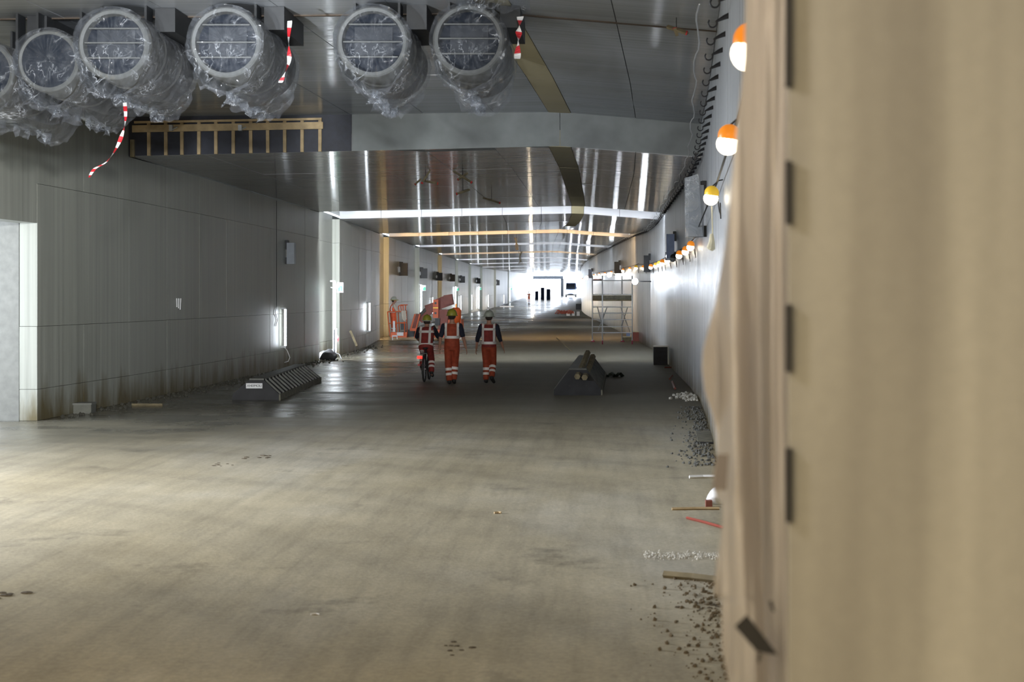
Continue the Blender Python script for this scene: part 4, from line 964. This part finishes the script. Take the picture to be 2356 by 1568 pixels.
# ---------------------------------------------------------------- boom lift
YL = 64.
bl = thing('boom_lift', tuple(W(985, 786, YL)), 'orange boom lift with a raised basket beyond the walkers', 'lift')
def pbox(name, mt, x0, y0, x1, y1, Y, d, parent=bl): return part(name, mt, parent, lambda bm: box(bm, Vector((W(x0, y1, Y).x, Y, W(x0, y1, Y).z)), Vector((W(x1, y0, Y).x, Y+d, W(x1, y0, Y).z))))
def pbeam(name, mt, a, b_, th, Y, d=.3, parent=bl):
    a = Vector(a); b_ = Vector(b_); n_ = Vector((-(b_-a).y, (b_-a).x)).normalized()*th/2
    pts = [a-n_, b_-n_, b_+n_, a+n_]
    return part(name, mt, parent, lambda bm: hexa(bm, [W(p.x, p.y, Y) for p in pts], [W(p.x, p.y, Y)+Vector((0, d, 0)) for p in pts]))
pbeam('upper_boom', M_liftd, (1040, 690), (980, 712), 20, YL+.3, .35)
pbeam('upper_boom_cover', M_liftd, (1028, 684), (1004, 694), 12, YL+.7, .3)
pbeam('boom_head', M_liftd, (1022, 690), (1041, 687), 22, YL+.1, .4)
pbeam('jib_arm', M_liftd, (1000, 705), (966, 738), 12, YL+.2, .25)
pbeam('jib_rod', M_darkrib, (984, 706), (962, 728), 7, YL+.6, .15)
pn = pbox('mast_panel', M_lift, 996, 689, 1008.5, 731, YL-.1, .1)
for yy in (697, 720): part('panel_hole', M_cable, pn, lambda bm: tube(bm, [W(1002, yy, YL-.11), W(1002, yy, YL-.09)], .05, 14))
part('panel_arrow', M_yellow, pn, lambda bm: box(bm, W(996.5, 709, YL-.108), W(1008, 706.5, YL-.1)))
pbox('turret', M_liftd, 1008, 712, 1030, 760, YL+.1, 1.0)
ct = part('counterweight', M_lift, bl, lambda bm: tube(bm, [W(1049, 745, YL+.3), W(1049, 712, YL+.3), W(1049, 707, YL+.3)], [.24, .24, .12], 20), True)
pbox('counterweight_body', M_lift, 1030, 735, 1061, 765, YL+.2, 1.2)
part('beacon', M_orange, bl, lambda bm: tube(bm, [W(1049, 707, YL+.3), W(1049, 698, YL+.3)], .03, 8))
pbox('control_box', M_darksteel, 1001, 732, 1012, 748, YL, .2)
pbox('chassis', M_lift, 985, 758, 1058, 776, YL+.1, 1.6)
for px in (992, 1050):
    for dy in (0, 1.7):
        part('wheel', M_tyre, bl, lambda bm: tube(bm, [W(px-4, 0, YL+dy)*1+Vector((0, 0, W(0, 773, YL).z-W(px-4, 0, YL).z)), W(px+5, 0, YL+dy)+Vector((0, 0, W(0, 773, YL).z-W(px+5, 0, YL+dy).z))], .27, 20), True)
pbeam('lower_arm', M_lift, (955, 722), (945, 757), 3.5, YL, .1)
pbeam('lower_arm', M_lift, (966, 722), (956, 760), 3.5, YL, .1)
pbeam('lower_arm', M_liftd, (961, 722), (951, 757), 6, YL+.1, .08)
pbox('basket_mount', M_lift, 943, 755, 958, 761, YL-.05, .3)
pbeam('mount_leg', M_lift, (958, 758), (954, 777), 3, YL, .08)
pbox('rotator', M_darksteel, 938, 760, 953, 774, YL, .35)
bs = part('basket_floor', M_lift, bl, lambda bm: (box(bm, W(899, 776, YL-.5), W(936, 774, YL-.5)+Vector((0, .8, 0))), box(bm, W(899, 774, YL-.5), W(936, 764, YL-.5)+Vector((0, .03, 0)))))
def rails(bm):
    for dy in (-.5, .3):
        for (a, b_) in (((895.5, 717), (934, 715)), ((898, 743), (934.5, 742)), ((895.5, 717), (901, 772)), ((914, 716), (917, 764)), ((933, 716), (935, 772)), ((922, 716), (920, 704)), ((920, 704), (926, 701)), ((926, 701), (936, 701)), ((931, 701), (931, 716))):
            tube(bm, [W(a[0], a[1], YL)+Vector((0, dy, 0)), W(b_[0], b_[1], YL)+Vector((0, dy, 0))], .022, 6)
    for x in (896, 934):
        tube(bm, [W(x, 717, YL)+Vector((0, -.5, 0)), W(x, 716, YL)+Vector((0, .3, 0))], .022, 6)
part('basket_rail', M_lift, bl, rails)
pbox('basket_label', M_tapew, 913, 764, 928, 772, YL-.53, .02)
pbox('reflective_panel', M_tapew, 904, 738, 909, 762, YL-.56, .02)
pbox('control_console', M_darksteel, 922, 744, 932, 758, YL-.4, .2)
part('fender', M_tapew, bl, lambda bm: (box(bm, W(902, 774, YL-.6), W(914.5, 771, YL-.6)+Vector((0, .2, 0))), box(bm, W(902, 782, YL-.6), W(904, 774, YL-.6)+Vector((0, .03, 0))), box(bm, W(912.5, 780, YL-.6), W(914.5, 774, YL-.6)+Vector((0, .03, 0)))))
cl = thing('draped_jacket', tuple(W(930, 716, YL-.56)), 'beige jacket hung over the rail of the lift basket', 'jacket')
def jk(bm):
    g_ = [[bm.verts.new(W(924.5+11*i/8-(1-j/10)*2+(.6 if j % 3 else 0), 714+25*j/10*(1-.25*abs(i-4)/4), YL-.57-.03*math.sin(i*1.9))) for j in range(11)] for i in range(9)]
    for i in range(8):
        for j in range(10): bm.faces.new((g_[i][j], g_[i+1][j], g_[i+1][j+1], g_[i][j+1]))
part('cloth', M_cream, cl, jk, True)
D = dict(std); D.update(hip=(0, 0, .92), chest=(0, -.02, 1.26), head=(0, .03, 1.66), ell=(-.24, .14, 1.20), wrl=(-.18, .38, 1.14), hdl=(.1, 1, -.1), elr=(.24, .12, 1.18), wrr=(.2, .36, 1.12), hdr=(-.1, 1, -.1), bend=.8,
    knl=(-.1, .02, .5), anl=(-.1, -.03, .09), tol=(-.1, .12, .045), knr=(.1, .02, .5), anr=(.1, -.03, .09), tor=(.1, .12, .045),
    cols=(M_hivis, M_hivis, M_cream), sleeve=1.8, helm=(M_helw, M_hely), vlo=-.02, bands=[zb(1.1, 1.16), xb(-.165, -.11)+zb(1.12, 1.5), xb(.11, .165)+zb(1.12, 1.5)])
D['cols'] = (simple('bright_hi_vis', (.85, .14, .05), .7), simple('bright_hi_vis_vest', (.85, .14, .05), .7), M_cream)
person(W(905, 774, YL-.1), 'person in cream sleeves and orange vest standing in the lift basket', D, math.radians(-70), sc_=.98)
# warm lamp on the basket side
# ---------------------------------------------------------------- scaffold tower
SY = 64.0
sf = thing('scaffold_tower', tuple(W(1410, 790, SY)), 'aluminium rolling scaffold tower by the right wall', 'scaffold')
NL, NR, FLx, FR = (1386, 63.2), (1454.5, 63.2), (1363, 65.4), (1431, 65.4)
def sp(c, y): return W(c[0], y, c[1])
for c in (NL, NR, FLx, FR):
    part('post', M_alu, sf, lambda bm: tube(bm, [sp(c, 784), sp(c, 634)], .03, 10), True)
    kk = part('castor', simple('castor_red', (.25, .02, .05), .5), sf, lambda bm: tube(bm, [sp(c, 787)+Vector((-.025, 0, 0)), sp(c, 787)+Vector((.025, 0, 0))] if c in (NL, NR) else [sp(c, 787)+Vector((0, -.03, 0)), sp(c, 787)+Vector((0.05, .03, 0))], .1, 16), True)
    part('castor_fork', M_steel, sf, lambda bm: box(bm, sp(c, 784)-Vector((.035, .03, 0)), sp(c, 781)+Vector((.035, .03, 0))))
for a, b_ in ((NL, NR), (FLx, FR)):
    for y in (765, 751, 735, 720, 706, 677, 645): part('rung', M_alu, sf, lambda bm: tube(bm, [sp(a, y), sp(b_, y)], .02, 8))
for y0 in (617.5,):
    part('guard_rail', M_alu, sf, lambda bm: tube(bm, [sp(NL, 644), sp(FLx, 644)], .018, 8))
part('guard_rail', M_alu, sf, lambda bm: tube(bm, [sp(NR, 644), sp(FR, 644)], .018, 8))
part('platform', M_oldwood, sf, lambda bm: hexa(bm, [sp(NL, 692), sp(NR, 692), sp(FR, 691.5), sp(FLx, 691.5)], [sp(NL, 688.5), sp(NR, 688.5), sp(FR, 688), sp(FLx, 688)]))
for a, b_ in ((NL, NR), (FLx, FR), (NL, FLx), (NR, FR)):
    part('toe_board', M_curb, sf, lambda bm: hexa(bm, [sp(a, 689), sp(b_, 689), sp(b_, 689)+Vector((.0, .03, 0)), sp(a, 689)+Vector((.02, .03, 0))], [sp(a, 679), sp(b_, 679), sp(b_, 679)+Vector((.0, .03, 0)), sp(a, 679)+Vector((.02, .03, 0))]))
for a, b_ in (((1374, 705), (1391, 768)), ((1397, 705), (1376, 760)), ((1428, 706), (1451, 768)), ((1444, 706), (1430, 750))):
    part('brace', M_steel, sf, lambda bm: tube(bm, [W(a[0], a[1], 64.6), W(b_[0], b_[1], 63.8)], .02, 8))
part('side_board', M_liftd, sf, lambda bm: box(bm, W(1365, 644, 65), W(1384, 617+24, 65)+Vector((0, .03, 0))))

# ---------------------------------------------------------------- things on the floor
def floorbox(name, label, cat, mt, x0, x1, y1, h, d, rot=0, lidm=None, grp=None):
    Y = floorY(y1) if y1 > 781 else None
    if Y is None:
        Y = 60.
        while Y < 300 and VY-(RZ(Y)-HC)/Y*F > y1: Y += .25
    a = W(x0, y1, Y); b_ = W(x1, y1, Y); z = RZ(Y)
    t = thing(name, (a.x, Y, z), label, cat, grp)
    R_ = Matrix.Rotation(rot, 3, 'Z'); pv = Vector(((a.x+b_.x)/2, Y+d/2, z))
    part('body', mt, t, lambda bm: box(bm, (a.x, Y, z), (b_.x, Y+d, z+h), rot=R_, piv=pv))
    if lidm: part('top', lidm, t, lambda bm: box(bm, (a.x-.01, Y-.01, z+h), (b_.x+.01, Y+d+.01, z+h+.035), rot=R_, piv=pv))
    return t
bx = floorbox('black_bin', 'black box standing by the right wall with a pale rim', 'box', M_blackboard, 1504, 1536, 839, .57, .5, 0, M_steel)
part('side_strip', M_tapew, bx, lambda bm: box(bm, W(1536.5, 838, 45.1), W(1538, 794, 45.1)+Vector((0, .02, 0))))
floorbox('crate', 'brown crate with a pale lid beside the scaffold', 'crate', M_liftd, 1456, 1472, 789, .42, .5, 0, M_rope)
floorbox('blue_bucket', 'small blue bucket behind the scaffold wheel', 'bucket', M_blue, 1441, 1450, 788, .35, .3)
floorbox('pallet_board', 'low wooden board stack between the scaffold wheels', 'board', M_oldwood, 1432, 1452, 789, .18, .5, .1, M_rope)
floorbox('dark_case', 'dark case beyond the white canisters', 'case', M_darksteel, 1325, 1337, 712, .7, .5)
for k, (x0, x1) in enumerate(((1303, 1311), (1316, 1322), (1327, 1333))):
    floorbox('canister', ['leftmost of three white canisters by the far right wall', 'middle of three white canisters by the far right wall', 'rightmost of three white canisters by the far right wall'][k], 'canister', M_tapew, x0, x1, 726, .38, .3, .1*k, None, 'white canisters')
Yr = 105
rm = part('red_netting', simple('red_netting', (.7, .18, .12), .7), None, lambda bm: [tube(bm, [W(1278+3*k+random.uniform(-2, 2), 721, Yr), W(1283+3*k, 712+random.uniform(0, 4), Yr+.5), W(1290+2.5*k, 720, Yr+.2)], .04, 5) for k in range(13)])
tag(rm, 'heap of red netting lying beside the white canisters', 'netting')
floorbox('concrete_block', 'pale concrete block at the foot of the left wall', 'block', simple('block_concrete', (.12, .12, .10), .8), 167, 207, 951, .16, .35, .1, simple('block_top', (.16, .16, .14), .8))
floorbox('electrical_cabinet', 'dark upright cabinet at the left wall before the warm lit joint', 'cabinet', M_darksteel, 848, 859, 779, .74, .3, 0, M_rubber)
# leaning plank
tag(part('leaning_plank', M_oldwood, None, lambda bm: tube(bm, [W(806, 761, 54.6), W(821, 796, 54.4)], .06, 4)), 'dark plank leaning at the left wall between two tube lamps', 'plank')
bp2 = thing('barrier_post', tuple(W(770, 826, floorY(826))), 'thin post with a red and white board in front of the tall tube lamp', 'post')
Yb = floorY(826)
part('pole', M_darksteel, bp2, lambda bm: tube(bm, [W(769, 826, Yb), W(769, 757, Yb)], .03, 8))
part('white_pole', M_tapew, bp2, lambda bm: tube(bm, [W(773, 815, Yb+.2), W(774.5, 755, Yb+.2)], .03, 8))
part('board', M_red, bp2, lambda bm: hexa(bm, [W(771, 766, Yb), W(773, 765, Yb), W(780, 778, Yb), W(778, 786, Yb)], [W(771, 766, Yb-.02), W(773, 765, Yb-.02), W(780, 778, Yb-.02), W(778, 786, Yb-.02)]))
part('board_stripe', M_tapew, bp2, lambda bm: hexa(bm, [W(773.5, 769.5, Yb-.03), W(775, 769.5, Yb-.03), W(778, 776, Yb-.03), W(776, 779, Yb-.03)], [W(773.5, 769.5, Yb-.025), W(775, 769.5, Yb-.025), W(778, 776, Yb-.025), W(776, 779, Yb-.025)]))
part('foot_hoop', M_cable, bp2, lambda bm: tube(bm, [W(758, 822, Yb), W(763, 813, Yb+.1), W(772, 811, Yb), W(781, 815, Yb-.1), W(786, 825, Yb-.2)], .02, 6))
# planks and sticks on the floor
def stick(a, b_, r, mt, name, label, cat='plank', lift=None, seg=4):
    A_ = W(a[0], a[1], floorY(a[1])); B_ = W(b_[0], b_[1], floorY(b_[1])); A_.z = B_.z = lift if lift is not None else r*.8
    def f(bm):
        m_ = (A_+B_)/2+Vector((0, .02, 0)); tube(bm, [A_, m_, B_], r, seg)
    return tag(part(name, mt, None, f), label, cat)
stick((1586, 1100), (1650, 1099), .022, M_tapew, 'white_lath', 'white lath on the floor sticking out from the hanging sheet', 'lath')
stick((1527, 1328), (1662, 1342), .03, M_oldwood, 'wood_stick', 'thick brown wood stick on the floor near the foot of the sheet', 'stick')
stick((1580, 1193), (1665, 1216), .014, M_liftd, 'thin_rod', 'thin rusty rod lying on the floor beside the hanging sheet', 'rod')
stick((1546, 1173), (1655, 1172), .016, M_timber, 'thin_batten', 'thin pale batten on the floor just behind the rusty rod', 'batten')
stick((303, 934), (374, 934), .03, M_oldwood, 'floor_board', 'pale board lying at the foot of the left wall right of the block', 'board')
stick((1547, 880), (1553, 896), .035, M_liftd, 'brown_slat', 'short brown slat on the floor nearer the foot of the right wall', 'slat')
stick((1541, 873), (1547, 866), .03, M_liftd, 'brown_slat', 'short brown slat on the floor just behind the other brown slat', 'slat')
stick((1529, 846), (1560, 846), .02, M_liftd, 'dark_batten', 'thin dark batten on the floor in front of the black box', 'batten')
stick((1137, 1181), (1153, 1181), .012, M_timber, 'wood_chip', 'small wood chip alone in the middle of the floor', 'chip')
stick((715, 1414), (735, 1414), .006, M_tapew, 'white_splinter', 'small white splinter on the near floor', 'chip')
def rod():
    A_ = W(1281, 777, floorY(787)); B_ = W(1315, 807, floorY(807)); A_.z = .02; B_.z = .02
    A_ = W(1281, 779, 72.8); A_.z = RZ(72.8)+.02
    return A_, B_
ra, rb2 = rod(); tag(part('marker_rod', M_oldwood, None, lambda bm: tube(bm, [W(1281, 777, 62), W(1316, 808, floorY(808))], .022, 6)), 'slender rod standing slanted on the floor right of the walkers', 'rod')
lf = floorbox('red_brick', 'broken red brick on the floor beside the white bag', 'brick', simple('red_brick', (.22, .07, .05), .8), 1624, 1639, 1167, .07, .09)
Yw = floorY(1160)
wbp = W(1655, 1150, Yw); wbp.z = .08
def bag(bm):
    vs = ball(bm, wbp, .15, 18, 12, (.8, .7, .65))
    for v in vs: v.co += Vector((1, 1, 1))*.04*noise.noise(v.co*9)
    for v in vs: v.co.z = max(v.co.z, .003)
tag(part('white_bag', M_tapew, None, bag, True), 'crumpled white bag on the floor at the edge of the sheet', 'bag')
sl = thing('floor_slab', tuple(W(1605, 1020, floorY(1020))), 'grey slab lying on the floor at the right wall beside the sheet', 'slab')
part('slab', M_curb, sl, lambda bm: hexa(bm, [W(1605, 1020, floorY(1020))+Vector((0, 0, .002)), W(1640, 1020, floorY(1020))+Vector((0, 0, .002)), W(1638, 995, floorY(995))+Vector((0, 0, .002)), W(1601, 997, floorY(997))+Vector((0, 0, .002))], [W(1605, 1020, floorY(1020))+Vector((0, 0, .04)), W(1640, 1020, floorY(1020))+Vector((0, 0, .04)), W(1638, 995, floorY(995))+Vector((0, 0, .04)), W(1601, 997, floorY(997))+Vector((0, 0, .04))]))
part('slab_rim', M_darksteel, sl, lambda bm: box(bm, W(1601, 1022, floorY(1021))+Vector((0, 0, .01)), W(1650, 1020, floorY(1020))+Vector((0, .05, .03))))
# rope coil by the right block
rcY = floorY(866)
tag(part('rope_coil', simple('dark_green_rope', (.04, .06, .03), .8), None, lambda bm: tube(bm, [W(1393+5*k, 862+3.5*math.sin(k*1.7), rcY+.4*math.cos(k*2.3))*1 for k in range(9)] , .045, 6)), 'dark green rope lying on the floor right of the ribbed block', 'rope')
# rubble
def rocks(name, pts, mt, label, cat='rubble'):
    bm = bmesh.new()
    for (x, y, z, s) in pts:
        vs = bmesh.ops.create_icosphere(bm, subdivisions=1, radius=s, matrix=Matrix.Translation((x, y, z+s*.35)))['verts']
        for v in vs: v.co += Vector((random.uniform(-1, 1), random.uniform(-1, 1), random.uniform(-1, 1)))*s*.3
    o = finish(bm, name, mt); stuff(o); return tag(o, label, cat)
rocks('dirt_heap', [(wallx(Y, -1)+abs(random.gauss(0, .35))+.05, Y, 0, random.choice((.01, .015, .025, .04))) for Y in [random.uniform(25.5, 75) for _ in range(900)]], simple('dark_dirt', (.05, .047, .035), .95), 'dark dirt and crumbs along the foot of the left wall', 'dirt')
rocks('gravel_strip', [(random.uniform(.35, 1.05), random.gauss(11.95, .08), 0, random.uniform(.003, .01)) for _ in range(700)], M_gravel, 'pale gravel crumbs in a line at the foot of the sheet', 'gravel')
rocks('brown_dirt', [(.95-abs(random.gauss(0, .25)), random.uniform(7.5, 11), 0, random.choice((.004, .006, .009, .016))) for _ in range(700)], simple('brown_soil', (.13, .10, .06), .95), 'brown soil scattered beside the foot of the hanging sheet', 'dirt')
rocks('pale_rubble', [(wallx(Y)-abs(random.gauss(0, .2))-.03, Y, 0, random.uniform(.02, .05)) for Y in [random.gauss(30.6, .5) for _ in range(160)]], M_gravel, 'pale rubble at the foot of the right wall', 'rubble')
rocks('grey_rubble', [(wallx(Y)-abs(random.gauss(0, .22))-.03, Y, 0, random.uniform(.008, .028)) for Y in [random.uniform(18, 28) for _ in range(500)]], simple('dark_rubble', (.10, .10, .09), .95), 'dark grey rubble along the right wall near the sheet', 'rubble')
for k, (x, y, r) in enumerate(((757, 815, .28), (742, 812, .2))):
    Yk = floorY(828); p = W(x, y, Yk+k*.4); p.z = .12
    def lump(bm):
        vs = ball(bm, p, r, 16, 10, (.9, .8, .8))
        for v in vs: v.co += v.co.normalized()*.0+Vector((1, .6, 1))*.12*noise.noise(v.co*5); v.co.z = max(0.002, v.co.z)
    tag(part('dirt_bag', M_rubber, None, lump, True), ['dark sack at the left wall by the thin post', 'smaller dark sack left of the one by the thin post'][k], 'sack')
for k, (px, py, s) in enumerate(((598, 1051, .10), (512, 1069, .07), (1045, 1495, .05), (10, 1366, .11), (1630, 1400, .07))):
    Yk = floorY(py); p = W(px, py, Yk); p.z = 0
    def cl_(bm):
        for q in range(9):
            vs = bmesh.ops.create_icosphere(bm, subdivisions=1, radius=s*random.uniform(.15, .4), matrix=Matrix.Translation(p+Vector((random.gauss(0, s), random.gauss(0, s*1.2), s*.03))) @ Matrix.Diagonal((1.4, 1, .35, 1)))['verts']
    o = part('mud_clod', simple('mud_%d' % k, (.09, .07, .045), .95), None, cl_); stuff(o)
    tag(o, ['brown mud clods on the floor left of the walkers, nearest the dark wet part', 'smaller mud clod left of the larger brown clods', 'dark mud crumbs on the near floor at the bottom', 'dark mud smear at the left edge of the near floor', 'brown mud clod at the foot of the hanging sheet'][k], 'mud')

# ---------------------------------------------------------------- hanging battens under the ceiling
def hang(name, label, bars, wire, Y):
    t = thing(name, tuple(W(wire[0], wire[2], Y)), label, 'batten', 'battens hung from the ceiling')
    cz = ceil_z((W(wire[0], 0, Y).x)-CX(Y), Y)
    a = W(wire[0], wire[2], Y); tt = Vector((a.x, a.y, cz+.03))
    part('wire', M_cable, t, lambda bm: tube(bm, [tt, a], .006, 5))
    for (p, q, dy) in bars:
        part('bar', M_oldwood, t, lambda bm: tube(bm, [W(p[0], p[1], Y-dy), W(q[0], q[1], Y+dy)], .028, 4))
        part('red_tip', M_red, t, lambda bm: tube(bm, [W(p[0], p[1], Y-dy), W(p[0]+(q[0]-p[0])*.06, p[1]+(q[1]-p[1])*.06, Y-dy)], .030, 4))
    return t
hang('hanging_batten', 'long batten hung slantwise from the ceiling, left of the crossed pair', [((970, 422), (1000, 376), .2), ((955, 424), (968, 412), .1), ((1008, 422), (978, 416), .1)], (979, 0, 416), 34)
hang('hanging_batten', 'two crossed battens hung from the ceiling', [((1086, 420), (1043, 393), .2), ((1053, 413), (1076, 398), .15)], (1064, 0, 406), 34)
hang('hanging_batten', 'short batten hung on a wire below the crossed battens', [((1050, 446), (1080, 436), .1)], (1065, 0, 441), 34.4)
hang('hanging_batten', 'thin batten hung far right of the crossed battens', [((1151, 467), (1112, 455), .2)], (1131, 0, 461), 41)
hang('hanging_batten', 'thin batten hung from the near ceiling beside the ceiling joint', [((1581, 76), (1536, 62), .15), ((1552, 64), (1558, 82), .02)], (1556, 0, 66), 18.3)
for k, (px, y0, y1, Y, lb_) in enumerate(((1188, 548, 575, 74, 'dark twisted rods hanging from the far ceiling, upper bunch'), (1197, 580, 608, 96, 'dark twisted rods hanging from the far ceiling, lower bunch'))):
    t = thing('hanging_rods', tuple(W(px, y0, Y)), lb_, 'rods')
    part('wire', M_cable, t, lambda bm: tube(bm, [W(px, y0, Y), Vector((W(px, y0, Y).x, Y, ceil_z(W(px, y0, Y).x-CX(Y), Y)+.02))], .01, 5))
    for q in range(4):
        part('rod', M_oldwood, t, lambda bm: tube(bm, [W(px+random.uniform(-6, 6), y0-2, Y), W(px+random.uniform(-3, 3), (y0+y1)/2-4, Y), W(px-2+q*2, (y0+y1)/2+2, Y), W(px+random.uniform(-8, 9), y1, Y)], .018, 5))
# small white bundles on left wall
wt = thing('wall_fixture', tuple(W(415, 697, 32.3)), 'small bundle of pale cable ends on the left wall left of the short tube lamp', 'fixture')
for k in range(3): part('strand', M_tapew, wt, lambda bm: tube(bm, [(wallx(32.3, -1)+.03+.01*k, 32.2+.12*k, W(0, 686, 32.3).z), (wallx(32.3, -1)+.035, 32.2+.12*k, W(0, 706+3*k, 32.3).z)], .012, 5))
tag(part('wall_wire', M_cable, None, lambda bm: tube(bm, [(wallx(Y, -1)+.02, Y, z) for Y, z in ((42, 5.0), (42, 3), (42, 1.9), (41.8, 1.7), (42.1, 1.5), (41.9, 1.3))], .008, 5)), 'thin black wire running down the left wall under the nearest sign box', 'wire')

# ---------------------------------------------------------------- far end
YT = 298.; zt = RZ(YT)
tk = thing('truck', tuple(W(1313, 683, YT)), 'dark truck with bright headlights driving in at the far exit', 'truck')
cxp = W(1313, 683, YT).x
part('cab', M_truck, tk, lambda bm: hexa(bm, [(cxp-1.15, YT, zt+.5), (cxp+1.15, YT, zt+.5), (cxp+1.15, YT+5, zt+.5), (cxp-1.15, YT+5, zt+.5)], [(cxp-.95, YT+.4, zt+3.0), (cxp+.95, YT+.4, zt+3.0), (cxp+1.05, YT+5, zt+3.0), (cxp-1.05, YT+5, zt+3.0)]))
part('windscreen', M_fandark, tk, lambda bm: hexa(bm, [(cxp-1.0, YT+.12, zt+1.6), (cxp+1.0, YT+.12, zt+1.6), (cxp+.9, YT+.33, zt+2.8), (cxp-.9, YT+.33, zt+2.8)], [(cxp-1.0, YT+.02, zt+1.6), (cxp+1.0, YT+.02, zt+1.6), (cxp+.9, YT+.28, zt+2.8), (cxp-.9, YT+.28, zt+2.8)]))
part('bumper', M_darksteel, tk, lambda bm: box(bm, (cxp-1.18, YT-.15, zt+.3), (cxp+1.18, YT+.1, zt+.75)))
for s in (-1, 1):
    part('headlight', E_head, tk, lambda bm: ball(bm, (cxp+s*.85, YT-.22, zt+.95), .24, 12, 8, (1, .4, 1)))
    part('mirror', M_darksteel, tk, lambda bm: box(bm, (cxp+s*1.2-.1, YT+.3, zt+1.7), (cxp+s*1.2+.1, YT+.4, zt+2.2)))
    for yy in (.8, 4): part('wheel', M_tyre, tk, lambda bm: tube(bm, [(cxp+s*1.15, YT+yy, zt+.42), (cxp+s*.85, YT+yy, zt+.42)], .42, 16))
gn = thing('gantry', tuple(W(1222, 690, 313)), 'pale blue gantry beam across the bright far exit', 'gantry')
part('beam', M_gantry, gn, lambda bm: box(bm, W(1226, 641.5, 313), W(1296, 634.5, 313)+Vector((0, .4, 0))))
part('post', M_gantry, gn, lambda bm: box(bm, Vector((W(1290, 0, 313).x, 313.1, 2)), W(1297, 641, 313)+Vector((0, .3, 0))))
part('post', M_gantry, gn, lambda bm: box(bm, Vector((W(1226, 0, 313).x, 313.1, 2)), W(1228, 641, 313)+Vector((0, .3, 0))))
for k, (x0, x1, h, lab) in enumerate(((1231, 1238, 1.5, 'leftmost dark machine cabinet at the far exit'), (1244, 1252, 2.2, 'tallest dark machine cabinet at the far exit'), (1257, 1266, 1.9, 'rightmost dark machine cabinet at the far exit'))):
    t = floorbox('machine_cabinet', lab, 'machine', M_truck, x0, x1, 688, h, 1.2, 0, M_darksteel, 'dark machines at the far exit')
pf = dict(D); pf['cols'] = (M_lift, M_lift, M_lift)
Yo = 235.
person(Vector((W(1217, 0, Yo).x, Yo, RZ(Yo))), 'tiny distant person in orange standing near the bright exit', pf, .4, sc_=1.0)
sl_ = thing('site_lamp', tuple(W(1226, 697, 190)), 'glowing warm site lamp on the floor before the bright exit', 'lamp')
pl_ = W(1226, 697, 190)
part('lamp', E_site, sl_, lambda bm: ball(bm, pl_+Vector((0, 0, .1)), .22, 12, 8), True)
part('stand', M_steel, sl_, lambda bm: tube(bm, [Vector((pl_.x, pl_.y, RZ(190))), pl_], .04, 6))
for k, (x0, x1) in enumerate(((1150, 1182),)):
    floorbox('pallet', 'low pale pallet at the far left wall', 'pallet', M_tapew, x0, x1, 706, .15, 1.0)

# clean helper property
for o in bpy.data.objects:
    if '_base' in o.keys(): del o['_base']
